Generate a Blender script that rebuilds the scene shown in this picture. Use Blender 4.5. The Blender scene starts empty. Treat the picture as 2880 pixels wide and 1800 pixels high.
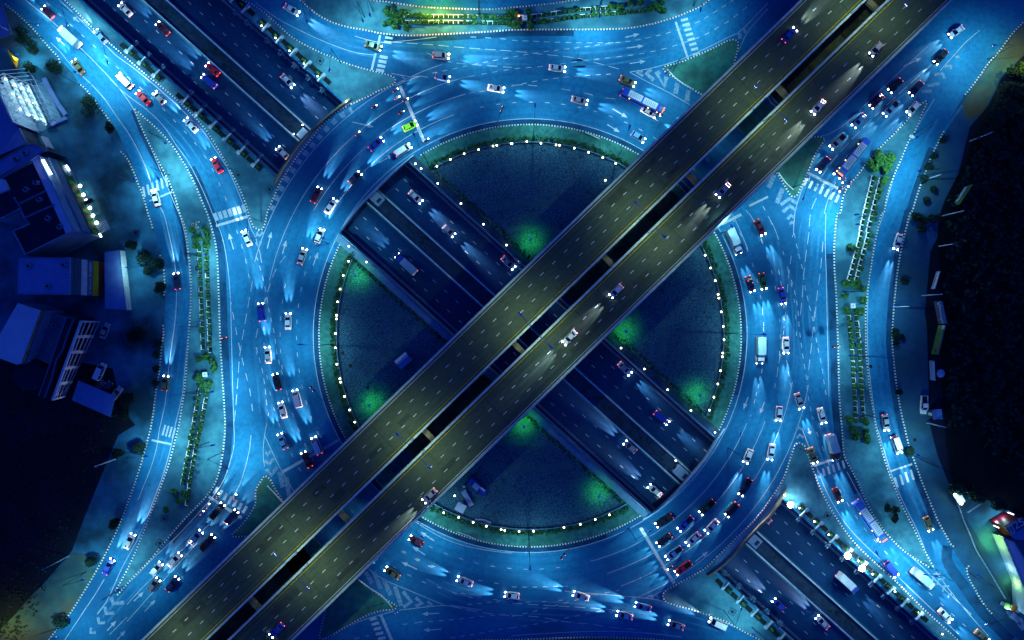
import bpy, bmesh, math, random
from mathutils import Vector, Matrix
from mathutils.geometry import delaunay_2d_cdt
random.seed(7)
R = math.radians
scn = bpy.context.scene
COL = scn.collection

# ------------------------------------------------------------------ camera, world, exposure
H = 190.0
cam_d = bpy.data.cameras.new("camera")
cam_d.sensor_width = 36.0
cam_d.lens = 36.0 * H / 288.0
cam_d.clip_start = 1.0
cam_d.clip_end = 3000.0
cam = bpy.data.objects.new("camera", cam_d)
cam.location = (0, 0, H)
COL.objects.link(cam)
scn.camera = cam

world = bpy.data.worlds.new("World")
scn.world = world
world.use_nodes = True
bg = world.node_tree.nodes["Background"]
bg.inputs[0].default_value = (0.016, 0.075, 0.62, 1)      # night sky over the city
bg.inputs[1].default_value = 0.72
scn.view_settings.view_transform = 'Standard'
scn.view_settings.look = 'None'
scn.view_settings.exposure = 0.0
scn.view_settings.gamma = 1.0
cy = scn.cycles
cy.use_denoising = True
cy.max_bounces = 4
cy.diffuse_bounces = 2
cy.glossy_bounces = 2
cy.transmission_bounces = 2
cy.sample_clamp_indirect = 2.0
cy.sample_clamp_direct = 0.0
cy.caustics_reflective = False
cy.caustics_refractive = False
try:
    cy.use_light_tree = True
except Exception:
    pass

# ------------------------------------------------------------------ picture frames -> plan coordinates
FR = {'z1': (480, 260, 5.815), 'z2': (2160, 1360, 5.4), 'z3': (880, 300, 4.4476), 'z6': (1780, 1280, 3.979),
      'b1': (0, 60, 4.2), 'b2': (0, 380, 4.2), 'b3': (0, 700, 3.15), 'b5': (2600, 1320, 3.15), 'e1': (2560, 440, 1.89),
      'w4': (500, 580, 4.727), 'n1': (1050, 0, 5.378), 'e2': (2300, 420, 6.873), 's2': (540, 1380, 6.873),
      'p1': (1240, 1320, 8.4), 'f': (0, 0, 1.0), 'd': (0, 0, 0.84)}
for c in range(4):
    for r in range(3):
        FR['%d%d' % (c, r)] = (720 * c, 600 * r, 2.52)

def S(s):
    out = []
    for seg in s.split(';'):
        nm, pts = seg.split(':')
        ox, oy, k = FR[nm.strip()]
        for q in pts.split():
            x, y = q.split(',')
            out.append((ox + float(x) / k, oy + float(y) / k))
    return out

def P(x, y, z=0.0):
    k = (H - z) / H / 10.0
    return ((x - 1440) * k, (900 - y) * k)

def W(s, z=0.0):
    return [P(x, y, z) for x, y in S(s)]

# trench axis (42 degrees) and flyover axis (-44.15 degrees), plan space
TA = R(42.0)
TU = Vector((math.cos(TA), -math.sin(TA)))
TN = Vector((math.sin(TA), math.cos(TA)))
FA = R(44.15)
FU = Vector((math.cos(FA), math.sin(FA)))
FN = Vector((math.sin(FA), -math.cos(FA)))
def tr(u, n):
    v = TU * u + TN * n
    return (v.x, v.y)
def fl(u, n):
    v = FU * u + FN * n
    return (v.x, v.y)
def tu(p):
    return Vector(p).dot(TU)
def fu(p):
    return Vector(p).dot(FU)
T_NE, T_SW, TZ = 13.6, -14.2, -6.0
FZ = 8.0
RC = Vector((5.1, -4.4))         # roundabout centre
def rc(r, a):
    return (RC.x + r * math.cos(R(a)), RC.y + r * math.sin(R(a)))

# ------------------------------------------------------------------ curves and polygons
def cr(pts, step=1.5, closed=False):
    pts = [Vector(p) for p in pts]
    n = len(pts)
    out = []
    rng = range(n if closed else n - 1)
    for i in rng:
        p0 = pts[(i - 1) % n] if (closed or i > 0) else pts[0] * 2 - pts[1]
        p1, p2 = pts[i], pts[(i + 1) % n]
        p3 = pts[(i + 2) % n] if (closed or i + 2 < n) else pts[-1] * 2 - pts[-2]
        m = max(1, int((p2 - p1).length / step))
        for k in range(m):
            t = k / m
            out.append(0.5 * ((2 * p1) + (p2 - p0) * t + (2 * p0 - 5 * p1 + 4 * p2 - p3) * t * t + (3 * p1 - p0 - 3 * p2 + p3) * t ** 3))
    if not closed:
        out.append(pts[-1])
    return [(p.x, p.y) for p in out]

def inside(pt, poly):
    x, y = pt
    c = False
    j = len(poly) - 1
    for i in range(len(poly)):
        xi, yi = poly[i]
        xj, yj = poly[j]
        if (yi > y) != (yj > y) and x < (xj - xi) * (y - yi) / (yj - yi) + xi:
            c = not c
        j = i
    return c

def clip(poly, n, c, keep_ge=True):
    out = []
    s = 1 if keep_ge else -1
    m = len(poly)
    for i in range(m):
        a, b = Vector(poly[i]), Vector(poly[(i + 1) % m])
        da, db = s * (a.dot(n) - c), s * (b.dot(n) - c)
        if da >= 0:
            out.append((a.x, a.y))
        if (da > 0 and db < 0) or (da < 0 and db > 0):
            q = a + (b - a) * (da / (da - db))
            out.append((q.x, q.y))
    return out

def fill(outer, holes=()):
    vs, es = [], []
    for lp in [outer] + list(holes):
        b = len(vs)
        vs += [Vector(p) for p in lp]
        es += [(b + i, b + (i + 1) % len(lp)) for i in range(len(lp))]
    r = delaunay_2d_cdt(vs, es, [], 0, 1e-4)
    ov, of = r[0], r[2]
    tris = []
    for f in of:
        c = sum((ov[i] for i in f), Vector((0, 0))) / len(f)
        if inside(c, outer) and not any(inside(c, h) for h in holes):
            a, b2, c2 = [ov[i] for i in f[:3]]
            if (b2 - a).cross(c2 - a) < 0:
                f = list(reversed(f))
            tris.append(list(f))
    return [(p.x, p.y) for p in ov], tris

def ccw(p):
    a = sum(p[i][0] * p[(i + 1) % len(p)][1] - p[(i + 1) % len(p)][0] * p[i][1] for i in range(len(p)))
    return list(p) if a > 0 else list(reversed(p))

class MB:
    def __init__(s):
        s.v, s.f, s.m = [], [], []
    def face(s, pts, mi=0):
        b = len(s.v)
        s.v += [tuple(p) for p in pts]
        s.f.append(list(range(b, b + len(pts))))
        s.m.append(mi)
        return s
    def flat(s, outer, z, mi=0, holes=()):
        ov, tr_ = fill(outer, holes)
        b = len(s.v)
        s.v += [(x, y, z) for x, y in ov]
        for t in tr_:
            s.f.append([b + i for i in t])
            s.m.append(mi)
        return s
    def prism(s, poly, z0, z1, mi=0, side=None, bottom=False):
        side = mi if side is None else side
        poly = ccw(poly)
        s.flat(poly, z1, mi)
        n = len(poly)
        for i in range(n):
            a, b = poly[i], poly[(i + 1) % n]
            s.face([(a[0], a[1], z0), (b[0], b[1], z0), (b[0], b[1], z1), (a[0], a[1], z1)], side)
        if bottom:
            ov, tr_ = fill(poly)
            b = len(s.v)
            s.v += [(x, y, z0) for x, y in ov]
            for t in tr_:
                s.f.append([b + i for i in reversed(t)])
                s.m.append(side)
        return s
    def box(s, c, d, rot=0.0, mi=0, tilt=None, taper=1.0):
        x, y, z = [q / 2 for q in d]
        M = Matrix.Rotation(rot, 3, 'Z')
        if tilt:
            M = M @ Matrix.Rotation(tilt, 3, 'Y')
        b = len(s.v)
        for sz in (-1, 1):
            k = taper if sz > 0 else 1.0
            for sx, sy in ((-1, -1), (1, -1), (1, 1), (-1, 1)):
                s.v.append(tuple(Vector(c) + M @ Vector((sx * x * k, sy * y * k, sz * z))))
        for f in ((3, 2, 1, 0), (4, 5, 6, 7), (0, 1, 5, 4), (1, 2, 6, 5), (2, 3, 7, 6), (3, 0, 4, 7)):
            s.f.append([b + i for i in f])
            s.m.append(mi)
        return s
    def tube(s, a, b, r0, r1=None, n=7, mi=0, caps=True):
        r1 = r0 if r1 is None else r1
        a, b = Vector(a), Vector(b)
        d = (b - a).normalized()
        e = d.orthogonal().normalized()
        g = d.cross(e)
        k = len(s.v)
        for c, r in ((a, r0), (b, r1)):
            for i in range(n):
                t = 2 * math.pi * i / n
                s.v.append(tuple(c + (e * math.cos(t) + g * math.sin(t)) * r))
        for i in range(n):
            j = (i + 1) % n
            s.f.append([k + i, k + j, k + n + j, k + n + i])
            s.m.append(mi)
        if caps:
            s.f.append([k + i for i in reversed(range(n))]); s.m.append(mi)
            s.f.append([k + n + i for i in range(n)]); s.m.append(mi)
        return s
    def ball(s, c, r, mi=0, nu=8, nv=6, sc=(1, 1, 1)):
        b = len(s.v)
        for j in range(nv + 1):
            ph = math.pi * j / nv
            for i in range(nu):
                th = 2 * math.pi * i / nu
                s.v.append((c[0] + r * sc[0] * math.sin(ph) * math.cos(th), c[1] + r * sc[1] * math.sin(ph) * math.sin(th), c[2] + r * sc[2] * math.cos(ph)))
        for j in range(nv):
            for i in range(nu):
                k = (i + 1) % nu
                s.f.append([b + j * nu + i, b + (j + 1) * nu + i, b + (j + 1) * nu + k, b + j * nu + k])
                s.m.append(mi)
        return s
    def strip(s, pl, w, z, mi=0, dash=None, phase=0.0, off=0.0):
        """flat painted line along a plan polyline; dash = (on, off) metres"""
        pl = [Vector(p) for p in pl]
        cum = [0.0]
        for i in range(1, len(pl)):
            cum.append(cum[-1] + (pl[i] - pl[i - 1]).length)
        def at(t):
            t = min(max(t, 0), cum[-1])
            for i in range(1, len(pl)):
                if t <= cum[i] or i == len(pl) - 1:
                    L = max(cum[i] - cum[i - 1], 1e-6)
                    d = (pl[i] - pl[i - 1]) / L
                    return pl[i - 1] + d * (t - cum[i - 1]), Vector((-d.y, d.x))
        segs = []
        if dash:
            t = -phase
            while t < cum[-1]:
                if t + dash[0] > 0:
                    segs.append((max(t, 0), min(t + dash[0], cum[-1])))
                t += dash[0] + dash[1]
        else:
            segs = [(0, cum[-1])]
        for a, b in segs:
            ts = [a] + [c for c in cum if a + 0.05 < c < b - 0.05] + [b]
            k = len(s.v)
            nn = []
            for t in ts:
                q, n = at(t)
                nn.append((q, n))
            if not dash:
                for i in range(1, len(nn) - 1):
                    nn[i] = (nn[i][0], (nn[i][1] + nn[i + 1][1]).normalized())
            for q, n in nn:
                l, r_ = q + n * (w / 2 + off), q + n * (-w / 2 + off)
                s.v += [(r_.x, r_.y, z), (l.x, l.y, z)]
            for i in range(len(ts) - 1):
                s.f.append([k + 2 * i, k + 2 * i + 2, k + 2 * i + 3, k + 2 * i + 1])
                s.m.append(mi)
        return s
    def wall(s, pl, w, z0, z1, mi=0, closed=False):
        """solid ribbon wall along a plan polyline"""
        pl = [Vector(p) for p in pl]
        n = len(pl)
        L, Rr = [], []
        for i in range(n):
            a = pl[(i - 1) % n] if (closed or i > 0) else pl[i]
            b = pl[(i + 1) % n] if (closed or i < n - 1) else pl[i]
            d = (b - a).normalized()
            nn = Vector((-d.y, d.x)) * (w / 2)
            L.append(pl[i] + nn); Rr.append(pl[i] - nn)
        k = len(s.v)
        for l, r_ in zip(L, Rr):
            s.v += [(r_.x, r_.y, z0), (l.x, l.y, z0), (l.x, l.y, z1), (r_.x, r_.y, z1)]
        for i in range(n if closed else n - 1):
            a, b = k + 4 * i, k + 4 * ((i + 1) % n)
            for q in ((1, 0, 3, 2),):
                pass
            s.f += [[a + 3, b + 3, b + 2, a + 2], [a, b, b + 3, a + 3], [b + 1, a + 1, a + 2, b + 2]]
            s.m += [mi] * 3
        if not closed:
            s.f += [[k + 1, k, k + 3, k + 2], [k + 4 * (n - 1), k + 4 * (n - 1) + 1, k + 4 * (n - 1) + 2, k + 4 * (n - 1) + 3]]
            s.m += [mi] * 2
        return s
    def leaves(s, c, r, n, size, mi=0, shell=0.6, rnd=random, flat=1.0, nm=1):
        for _ in range(n):
            while True:
                p = Vector((rnd.uniform(-1, 1), rnd.uniform(-1, 1), rnd.uniform(-0.7, 1)))
                if shell < p.length < 1.0:
                    break
            q = Vector(c) + Vector((p.x * r[0], p.y * r[1], p.z * r[2]))
            a = Vector((rnd.gauss(0, 1), rnd.gauss(0, 1), rnd.gauss(0, .5) * flat)).normalized()
            b = a.cross(Vector((rnd.gauss(0, .5), rnd.gauss(0, .5), 1)).normalized())
            z = size * rnd.uniform(0.6, 1.4)
            s.face([q - a * z - b * z * .4, q + a * z * .2 - b * z * .8, q + a * z + b * z * .3, q - a * z * .2 + b * z * .8], mi + (rnd.randrange(nm)))
        return s
    def mesh(s, name, mats, smooth=False):
        me = bpy.data.meshes.new(name)
        me.from_pydata(s.v, [], s.f)
        for m in (mats if isinstance(mats, (list, tuple)) else [mats]):
            me.materials.append(m)
        me.polygons.foreach_set('material_index', s.m)
        if smooth:
            me.polygons.foreach_set('use_smooth', [True] * len(s.f))
        me.update()
        return me
    def obj(s, name, mats, parent=None, smooth=False, **kw):
        return add(name, s.mesh(name, mats, smooth), parent, **kw)

def add(name, me, parent=None, loc=None, rz=None, **kw):
    o = bpy.data.objects.new(name, me)
    COL.objects.link(o)
    if parent:
        o.parent = parent
    if loc:
        o.location = loc
    if rz is not None:
        o.rotation_euler = (0, 0, rz)
    tag(o, **kw)
    return o

def tag(o, label=None, cat=None, group=None, kind=None):
    if label: o['label'] = label
    if cat: o['category'] = cat
    if group: o['group'] = group
    if kind: o['kind'] = kind
    return o

def empty(name, loc=(0, 0, 0), rz=0.0, **kw):
    o = bpy.data.objects.new(name, None)
    o.empty_display_size = 0.3
    COL.objects.link(o)
    o.location = loc
    o.rotation_euler = (0, 0, rz)
    return tag(o, **kw)

def copy_tree(o, loc=None, rz=None, parent=None, paint=None, **kw):
    c = o.copy()
    COL.objects.link(c)
    if parent: c.parent = parent
    if loc: c.location = loc
    if rz is not None: c.rotation_euler = (0, 0, rz)
    tag(c, **kw)
    if paint and c.type == 'MESH' and c.get('painted'):
        c.material_slots[0].link = 'OBJECT'
        c.material_slots[0].material = paint
    for ch in list(o.children):
        copy_tree(ch, parent=c, paint=paint)
    return c

def bury(o):
    """remove a prototype after its copies are made"""
    for ch in list(o.children):
        bury(ch)
    bpy.data.objects.remove(o)

# ------------------------------------------------------------------ materials
def mat(name, a, b=None, scale=1.0, rough=0.8, detail=4.0, lo=0.35, hi=0.65, metal=0.0, a2=None, scale2=0.05, bump=0.0, amt2=0.5, lo2=.4, hi2=.62, spec=0.12):
    m = bpy.data.materials.new(name)
    m.use_nodes = True
    nt = m.node_tree
    N, L = nt.nodes, nt.links
    bs = N['Principled BSDF']
    bs.inputs['Roughness'].default_value = rough
    bs.inputs['Metallic'].default_value = metal
    bs.inputs['Specular IOR Level'].default_value = spec
    if b is None:
        b = tuple(q * 0.8 for q in a)
    tc = N.new('ShaderNodeTexCoord')
    no = N.new('ShaderNodeTexNoise')
    no.inputs['Scale'].default_value = scale
    no.inputs['Detail'].default_value = detail
    L.new(tc.outputs['Object'], no.inputs['Vector'])
    mr = N.new('ShaderNodeMapRange')
    mr.inputs[1].default_value, mr.inputs[2].default_value = lo, hi
    L.new(no.outputs['Fac'], mr.inputs[0])
    mx = N.new('ShaderNodeMix'); mx.data_type = 'RGBA'
    mx.inputs[6].default_value = (*b, 1); mx.inputs[7].default_value = (*a, 1)
    L.new(mr.outputs[0], mx.inputs[0])
    out = mx.outputs[2]
    if a2:
        n2 = N.new('ShaderNodeTexNoise')
        n2.inputs['Scale'].default_value = scale2
        n2.inputs['Detail'].default_value = 6
        L.new(tc.outputs['Object'], n2.inputs['Vector'])
        r2 = N.new('ShaderNodeMapRange')
        r2.inputs[1].default_value, r2.inputs[2].default_value = lo2, hi2
        r2.inputs[4].default_value = amt2
        L.new(n2.outputs['Fac'], r2.inputs[0])
        m2 = N.new('ShaderNodeMix'); m2.data_type = 'RGBA'
        m2.inputs[7].default_value = (*a2, 1)
        L.new(out, m2.inputs[6])
        L.new(r2.outputs[0], m2.inputs[0])
        out = m2.outputs[2]
    L.new(out, bs.inputs['Base Color'])
    if bump:
        bp = N.new('ShaderNodeBump')
        bp.inputs['Strength'].default_value = bump
        bp.inputs['Distance'].default_value = 0.1
        L.new(no.outputs['Fac'], bp.inputs['Height'])
        L.new(bp.outputs['Normal'], bs.inputs['Normal'])
    m['out'] = 1
    return m

def emis(name, col, st, sample=False):
    m = bpy.data.materials.new(name)
    m.use_nodes = True
    bs = m.node_tree.nodes['Principled BSDF']
    bs.inputs['Base Color'].default_value = (*[min(1, c) * .8 for c in col], 1)
    bs.inputs['Emission Color'].default_value = (*col, 1)
    bs.inputs['Emission Strength'].default_value = st
    if not sample:
        try: m.cycles.emission_sampling = 'NONE'
        except Exception: pass
    return m

def overlay(m, kind, col, scale, amt=1.0, mask=None):
    """lay a brick-joint or cobble-joint pattern over a material's colour"""
    nt = m.node_tree
    N, L = nt.nodes, nt.links
    bs = N['Principled BSDF']
    src = bs.inputs['Base Color'].links[0].from_socket
    tc = N.new('ShaderNodeTexCoord')
    if kind == 'brick':
        t = N.new('ShaderNodeTexBrick')
        t.inputs['Color1'].default_value = (0, 0, 0, 1); t.inputs['Color2'].default_value = (.25, .25, .25, 1); t.inputs['Mortar'].default_value = (1, 1, 1, 1)
        t.inputs['Scale'].default_value = scale
        t.inputs['Mortar Size'].default_value = 0.06
        L.new(tc.outputs['Object'], t.inputs['Vector'])
        f = t.outputs['Color']
    elif kind == 'cobble':
        t = N.new('ShaderNodeTexVoronoi'); t.feature = 'DISTANCE_TO_EDGE'
        t.inputs['Scale'].default_value = scale
        L.new(tc.outputs['Object'], t.inputs['Vector'])
        mr = N.new('ShaderNodeMapRange')
        mr.inputs[1].default_value, mr.inputs[2].default_value, mr.inputs[3].default_value, mr.inputs[4].default_value = 0.02, 0.16, 1, 0
        L.new(t.outputs['Distance'], mr.inputs[0]); f = mr.outputs[0]
    elif kind == 'wave':
        t = N.new('ShaderNodeTexWave')
        t.inputs['Scale'].default_value = scale
        L.new(tc.outputs['Object'], t.inputs['Vector'])
        f = t.outputs['Fac']
    mul = N.new('ShaderNodeMath'); mul.operation = 'MULTIPLY'; mul.inputs[1].default_value = amt
    L.new(f, mul.inputs[0]); f = mul.outputs[0]
    if mask:
        n2 = N.new('ShaderNodeTexNoise'); n2.inputs['Scale'].default_value = mask; n2.inputs['Detail'].default_value = 5
        L.new(tc.outputs['Object'], n2.inputs['Vector'])
        mr2 = N.new('ShaderNodeMapRange'); mr2.inputs[1].default_value, mr2.inputs[2].default_value = .48, .62
        L.new(n2.outputs['Fac'], mr2.inputs[0])
        m3 = N.new('ShaderNodeMath'); m3.operation = 'MULTIPLY'
        L.new(f, m3.inputs[0]); L.new(mr2.outputs[0], m3.inputs[1]); f = m3.outputs[0]
    mx = N.new('ShaderNodeMix'); mx.data_type = 'RGBA'
    L.new(f, mx.inputs[0]); L.new(src, mx.inputs[6]); mx.inputs[7].default_value = (*col, 1)
    L.new(mx.outputs[2], bs.inputs['Base Color'])
    return m

M = {}
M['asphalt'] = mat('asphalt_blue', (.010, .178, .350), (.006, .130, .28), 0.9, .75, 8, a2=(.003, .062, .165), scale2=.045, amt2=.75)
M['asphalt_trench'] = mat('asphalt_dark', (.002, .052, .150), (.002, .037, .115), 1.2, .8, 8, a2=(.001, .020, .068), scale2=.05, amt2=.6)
M['asphalt_fly'] = mat('asphalt_grey', (.044, .071, .054), (.034, .057, .047), 1.2, .8, 8, a2=(.018, .043, .050), scale2=.035, amt2=.8)
M['paint'] = mat('road_paint', (.36, .46, .52), (.22, .32, .40), 2.2, .6, 6)
M['paint_d'] = mat('road_paint_worn', (.20, .30, .38), (.07, .17, .29), 1.6, .7, 6)
M['yellow'] = mat('yellow_paint', (.34, .30, .008), (.20, .19, .01), 1.5, .6, 6)
M['kerb_w'] = mat('kerb_white', (.52, .60, .60), (.34, .44, .47), 1.5, .6)
M['kerb_k'] = mat('kerb_black', (.012, .015, .025), (.02, .02, .03), 1.5, .7)
M['kerb_r'] = mat('kerb_red', (.16, .03, .03), (.09, .02, .03), 1.5, .7)
M['pave'] = overlay(mat('pavement_teal', (.058, .225, .29), (.038, .165, .225), 0.6, .85, 8, a2=(.008, .055, .10), scale2=.11, amt2=.8), 'brick', (.006, .04, .09), 1.1, .8, .06)
M['verge'] = mat('verge_grass', (.042, .19, .17), (.018, .11, .10), 0.8, .95, 8, a2=(.012, .075, .06), scale2=.12, amt2=.7)
M['islgreen'] = mat('island_grass', (.034, .19, .14), (.018, .12, .12), 0.5, .95, 8, a2=(.03, .035, .02), scale2=.12, amt2=.5)
M['plaza'] = overlay(mat('plaza_cobble', (.034, .14, .20), (.024, .105, .165), 0.25, .75, 6, a2=(.016, .07, .13), scale2=.06, amt2=.6), 'cobble', (.008, .03, .055), 1.25, .8)
M['plaza_d'] = mat('plaza_ring_paving', (.028, .11, .14), (.02, .085, .12), 0.5, .8, 6)
M['conc'] = mat('concrete', (.10, .22, .32), (.07, .17, .27), 0.6, .85, 8)
M['conc_l'] = mat('concrete_pale', (.28, .42, .50), (.2, .32, .42), 0.8, .8, 8)
M['conc_d'] = mat('concrete_dark', (.02, .055, .10), (.012, .036, .07), 0.5, .9, 8)
M['tan'] = mat('parapet_tan', (.15, .15, .10), (.09, .10, .085), 0.8, .85, 8)
M['steel'] = mat('galvanised_rail', (.22, .42, .6), (.15, .32, .5), 1.0, .4, 4, metal=.3)
M['barrier'] = mat('barrier_pale', (.45, .62, .74), (.3, .46, .6), .8, .7, 6)
M['green_line'] = mat('green_rail_paint', (.02, .22, .12), (.02, .15, .09), 1.0, .6)
M['ground'] = mat('field_soil', (.010, .014, .034), (.006, .009, .026), 0.15, 1.0, 10, a2=(.004, .010, .012), scale2=.03, amt2=.8)
M['forest_floor'] = mat('forest_floor', (.003, .008, .010), (.002, .005, .009), 0.3, 1.0, 10)
M['gap_soil'] = mat('gap_soil', (.10, .12, .055), (.03, .06, .045), .4, 1.0, 10, a2=(.006, .012, .016), scale2=.15, amt2=.8)
M['lot'] = mat('lot_concrete', (.024, .14, .24), (.015, .10, .185), 0.35, .9, 10, a2=(.005, .028, .05), scale2=.11, amt2=.9)
M['dirt'] = mat('dirt_strip', (.048, .12, .11), (.025, .075, .085), 0.25, 1.0, 10, a2=(.09, .06, .022), scale2=.05, amt2=.8)
M['east'] = mat('east_shoulder', (.018, .088, .17), (.011, .060, .13), 0.3, .95, 10, a2=(.022, .062, .06), scale2=.06, amt2=.6)
M['soil_bed'] = mat('bed_soil', (.008, .018, .02), (.005, .012, .016), 1.0, 1.0)
LEAF = [mat('leaf_dark', (.012, .060, .022), (.006, .034, .02), 1.5, .8), mat('leaf_mid', (.022, .11, .026), (.012, .07, .022), 1.5, .8), mat('leaf_light', (.045, .17, .03), (.03, .12, .03), 1.5, .8)]
DARKLEAF = [mat('leaf_night', (.008, .026, .022), (.005, .016, .022), 1.0, .9), mat('leaf_night_pale', (.016, .05, .034), (.008, .028, .026), 1.0, .9)]
M['bark'] = mat('bark', (.05, .05, .04), None, 3, .9)
M['pole'] = mat('lamp_pole', (.02, .05, .10), None, 2, .5, metal=.3)
M['pole_l'] = mat('lamp_pole_pale', (.22, .42, .5), None, 2, .5)
M['head_blue'] = mat('lamp_head_shell', (.10, .25, .75), None, 2, .4)
M['glass'] = mat('car_glass', (.006, .008, .014), None, 2, .12, spec=.5)
M['tyre'] = mat('tyre', (.012, .012, .014), None, 4, .9)
M['rim'] = mat('wheel_rim', (.3, .32, .35), None, 4, .4, metal=.5)
M['trim'] = mat('black_trim', (.012, .014, .02), None, 3, .6)
M['head'] = emis('headlight_glow', (.95, 1, 1), 30)
M['tail'] = emis('taillight_glow', (1, .06, .03), 5)
M['tail_off'] = mat('taillight_lens', (.25, .02, .03), None, 3, .4)
M['lens_off'] = mat('headlight_lens', (.5, .55, .6), None, 3, .2)
M['amber'] = emis('amber_glow', (1, .6, .04), 9)
M['globe'] = emis('globe_glow', (1, 1, .66), 9)
M['flood'] = emis('flood_glow', (.95, 1, 1), 90)
M['tube'] = emis('tube_glow', (.8, .95, 1), 14)
M['lamp_under'] = emis('lamp_lens', (.8, .95, 1), 12)
M['redlamp'] = emis('red_signal', (1, .12, .02), 20)

def sampled(m):
    return m

# ------------------------------------------------------------------ the ground, trench and roads
BIG = 620
u_of = lambda s: tu(W(s)[0])
# u-range (along the trench) of the two ring bridges, as polylines at ground level
nw_out = W('10: 130,1305 215,1160 320,1010 440,890 560,790 670,705')
nw_in = W('z3: 380,1512 500,1350 600,1230 700,1125 850,975 1000,835 1130,725 1265,615')
se_in = W('22: 925,650 1030,590 1130,500 1250,370 1370,225 1450,90 1500,10')
se_out = W('22: 1390,1055 1520,950 1640,820 1750,700; 32: 0,640 60,550 125,445')
def u_at(poly, n):
    """u where a bridge edge crosses trench offset n (edge continued past its ends)"""
    pts = sorted([(Vector(p).dot(TN), tu(p)) for p in poly])
    if n <= pts[0][0]:
        a, b = pts[0], pts[1]
    elif n >= pts[-1][0]:
        a, b = pts[-2], pts[-1]
    else:
        for i in range(len(pts) - 1):
            if pts[i][0] <= n <= pts[i + 1][0]:
                a, b = pts[i], pts[i + 1]
    return a[1] + (b[1] - a[1]) * (n - a[0]) / (b[0] - a[0] + 1e-9)
def edge_line(poly, k=14):
    return [tr(u_at(poly, T_SW + (T_NE - T_SW) * i / k), T_SW + (T_NE - T_SW) * i / k) for i in range(k + 1)]
E_nwo, E_nwi, E_sei, E_seo = edge_line(nw_out), edge_line(nw_in), edge_line(se_in), edge_line(se_out)
hole_nw = [tr(-320, T_NE), tr(-320, T_SW)] + E_nwo
hole_mid = E_nwi + list(reversed(E_sei))
hole_se = E_seo + [tr(320, T_NE), tr(320, T_SW)]
HOLES = [hole_nw, hole_mid, hole_se]

g = MB()
g.flat([(-BIG, -BIG), (BIG, -BIG), (BIG, BIG), (-BIG, BIG)], 0.0, 0, HOLES)
ground = g.obj('ground', M['ground'], kind='structure')
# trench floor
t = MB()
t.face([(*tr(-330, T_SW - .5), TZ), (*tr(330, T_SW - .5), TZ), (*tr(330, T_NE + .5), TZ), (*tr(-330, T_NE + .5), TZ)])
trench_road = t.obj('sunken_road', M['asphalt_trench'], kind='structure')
# trench walls
def twall(n, sgn):
    w = MB()
    for (a, b) in ((-320, u_at(nw_out, n)), (u_at(nw_out, n), u_at(nw_in, n)), (u_at(nw_in, n), u_at(se_in, n)), (u_at(se_in, n), u_at(se_out, n)), (u_at(se_out, n), 320)):
        p = [tr(a, n), tr(b, n), tr(b, n + sgn * .5), tr(a, n + sgn * .5)]
        w.prism(p, TZ - .05, -0.02, 0)
    return w
twall(T_NE, 1).obj('retaining_wall', M['conc'], label='concrete retaining wall along the north-east side of the sunken road', cat='wall')
twall(T_SW, -1).obj('retaining_wall', M['conc'], label='concrete retaining wall along the south-west side of the sunken road', cat='wall')
# ring bridges over the trench
for nm, a, b, lab in (('north-west', E_nwo, E_nwi, 1), ('south-east', E_sei, E_seo, 2)):
    poly = list(a) + list(reversed(b))
    d = MB().prism(poly, -1.3, 0.004, 0, bottom=True)
    e = empty('road_bridge', label='concrete bridge carrying the roundabout over the %s end of the sunken road' % nm, cat='bridge')
    d.obj('deck', M['conc'], e)
    outer = a if lab == 1 else b
    inner = b if lab == 1 else a
    src = nw_out if lab == 1 else se_out
    MB().wall(cr(src, 2), .55, 0.0, .95, 0).obj('parapet', M['tan'], e)
    src2 = nw_in if lab == 1 else se_in
    c_in = cr(src2, 2)
    MB().wall(c_in, .3, 0.0, .9, 0).obj('parapet', M['steel'], e)

# asphalt sheet (everything between the outer kerbs), with the trench left open
kerb_W1 = W('00: 40,30 130,105 230,200 300,280 370,360 415,405 428,450')
kerb_W2 = W('00: 550,595 600,620 690,740 760,830 790,880 790,930')
kerb_W3 = W('00: 855,1075 900,1120 940,1200 975,1290 1000,1350 1030,1440; 01: 1050,0 1080,90 1085,120')
kerb_W4 = W('01: 1135,295 1155,340 1165,430 1170,540 1160,590')
kerb_W5 = W('01: 1155,790 1160,850 1145,960 1135,1080 1110,1240 1090,1400; 02: 1070,10 1040,120 1005,250 970,360 925,490 850,690 760,880 680,1030 590,1180 500,1320 410,1430 340,1520')
west = W('f: -160,-260; 00: 40,30 130,105 230,200 300,280 370,360 430,430 500,500 570,600 690,740 780,850 840,950 880,1040 920,1120 970,1260 1010,1360 1050,1500; 01: 1090,120 1120,220 1150,320 1168,430 1174,540 1172,650 1168,790 1162,850 1148,960 1135,1080 1110,1240 1090,1400; 02: 1070,10 1040,120 1005,250 970,360 925,490 850,690 760,880 680,1030 590,1180 500,1320 410,1430; f: 110,1830 30,1990')
east = W('f: 2990,-160; 30: 1814,150 1720,250 1640,360 1560,450 1490,550 1430,630 1380,690 1300,830 1245,930 1200,1020 1160,1100 1120,1210 1080,1310 1050,1400 1020,1500; 31: 1005,0 985,80 960,180 935,300 915,430 900,560 890,680 882,800 880,920 890,1040 905,1180 925,1320 950,1450; 32: 965,0 985,90 1020,200 1060,310 1100,420 1150,540 1200,660 1260,770 1330,900 1410,1020 1430,1080 1470,1160 1530,1260 1600,1340 1680,1420 1740,1480; f: 2920,1850 3060,1990')
asph = cr(west, 3) + list(reversed(cr(east, 3)))
a = MB()
cl = [hole_nw, hole_mid, hole_se]
a.flat(asph, 0.010, 0, cl)
road = a.obj('road', M['asphalt'], kind='structure')

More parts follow.
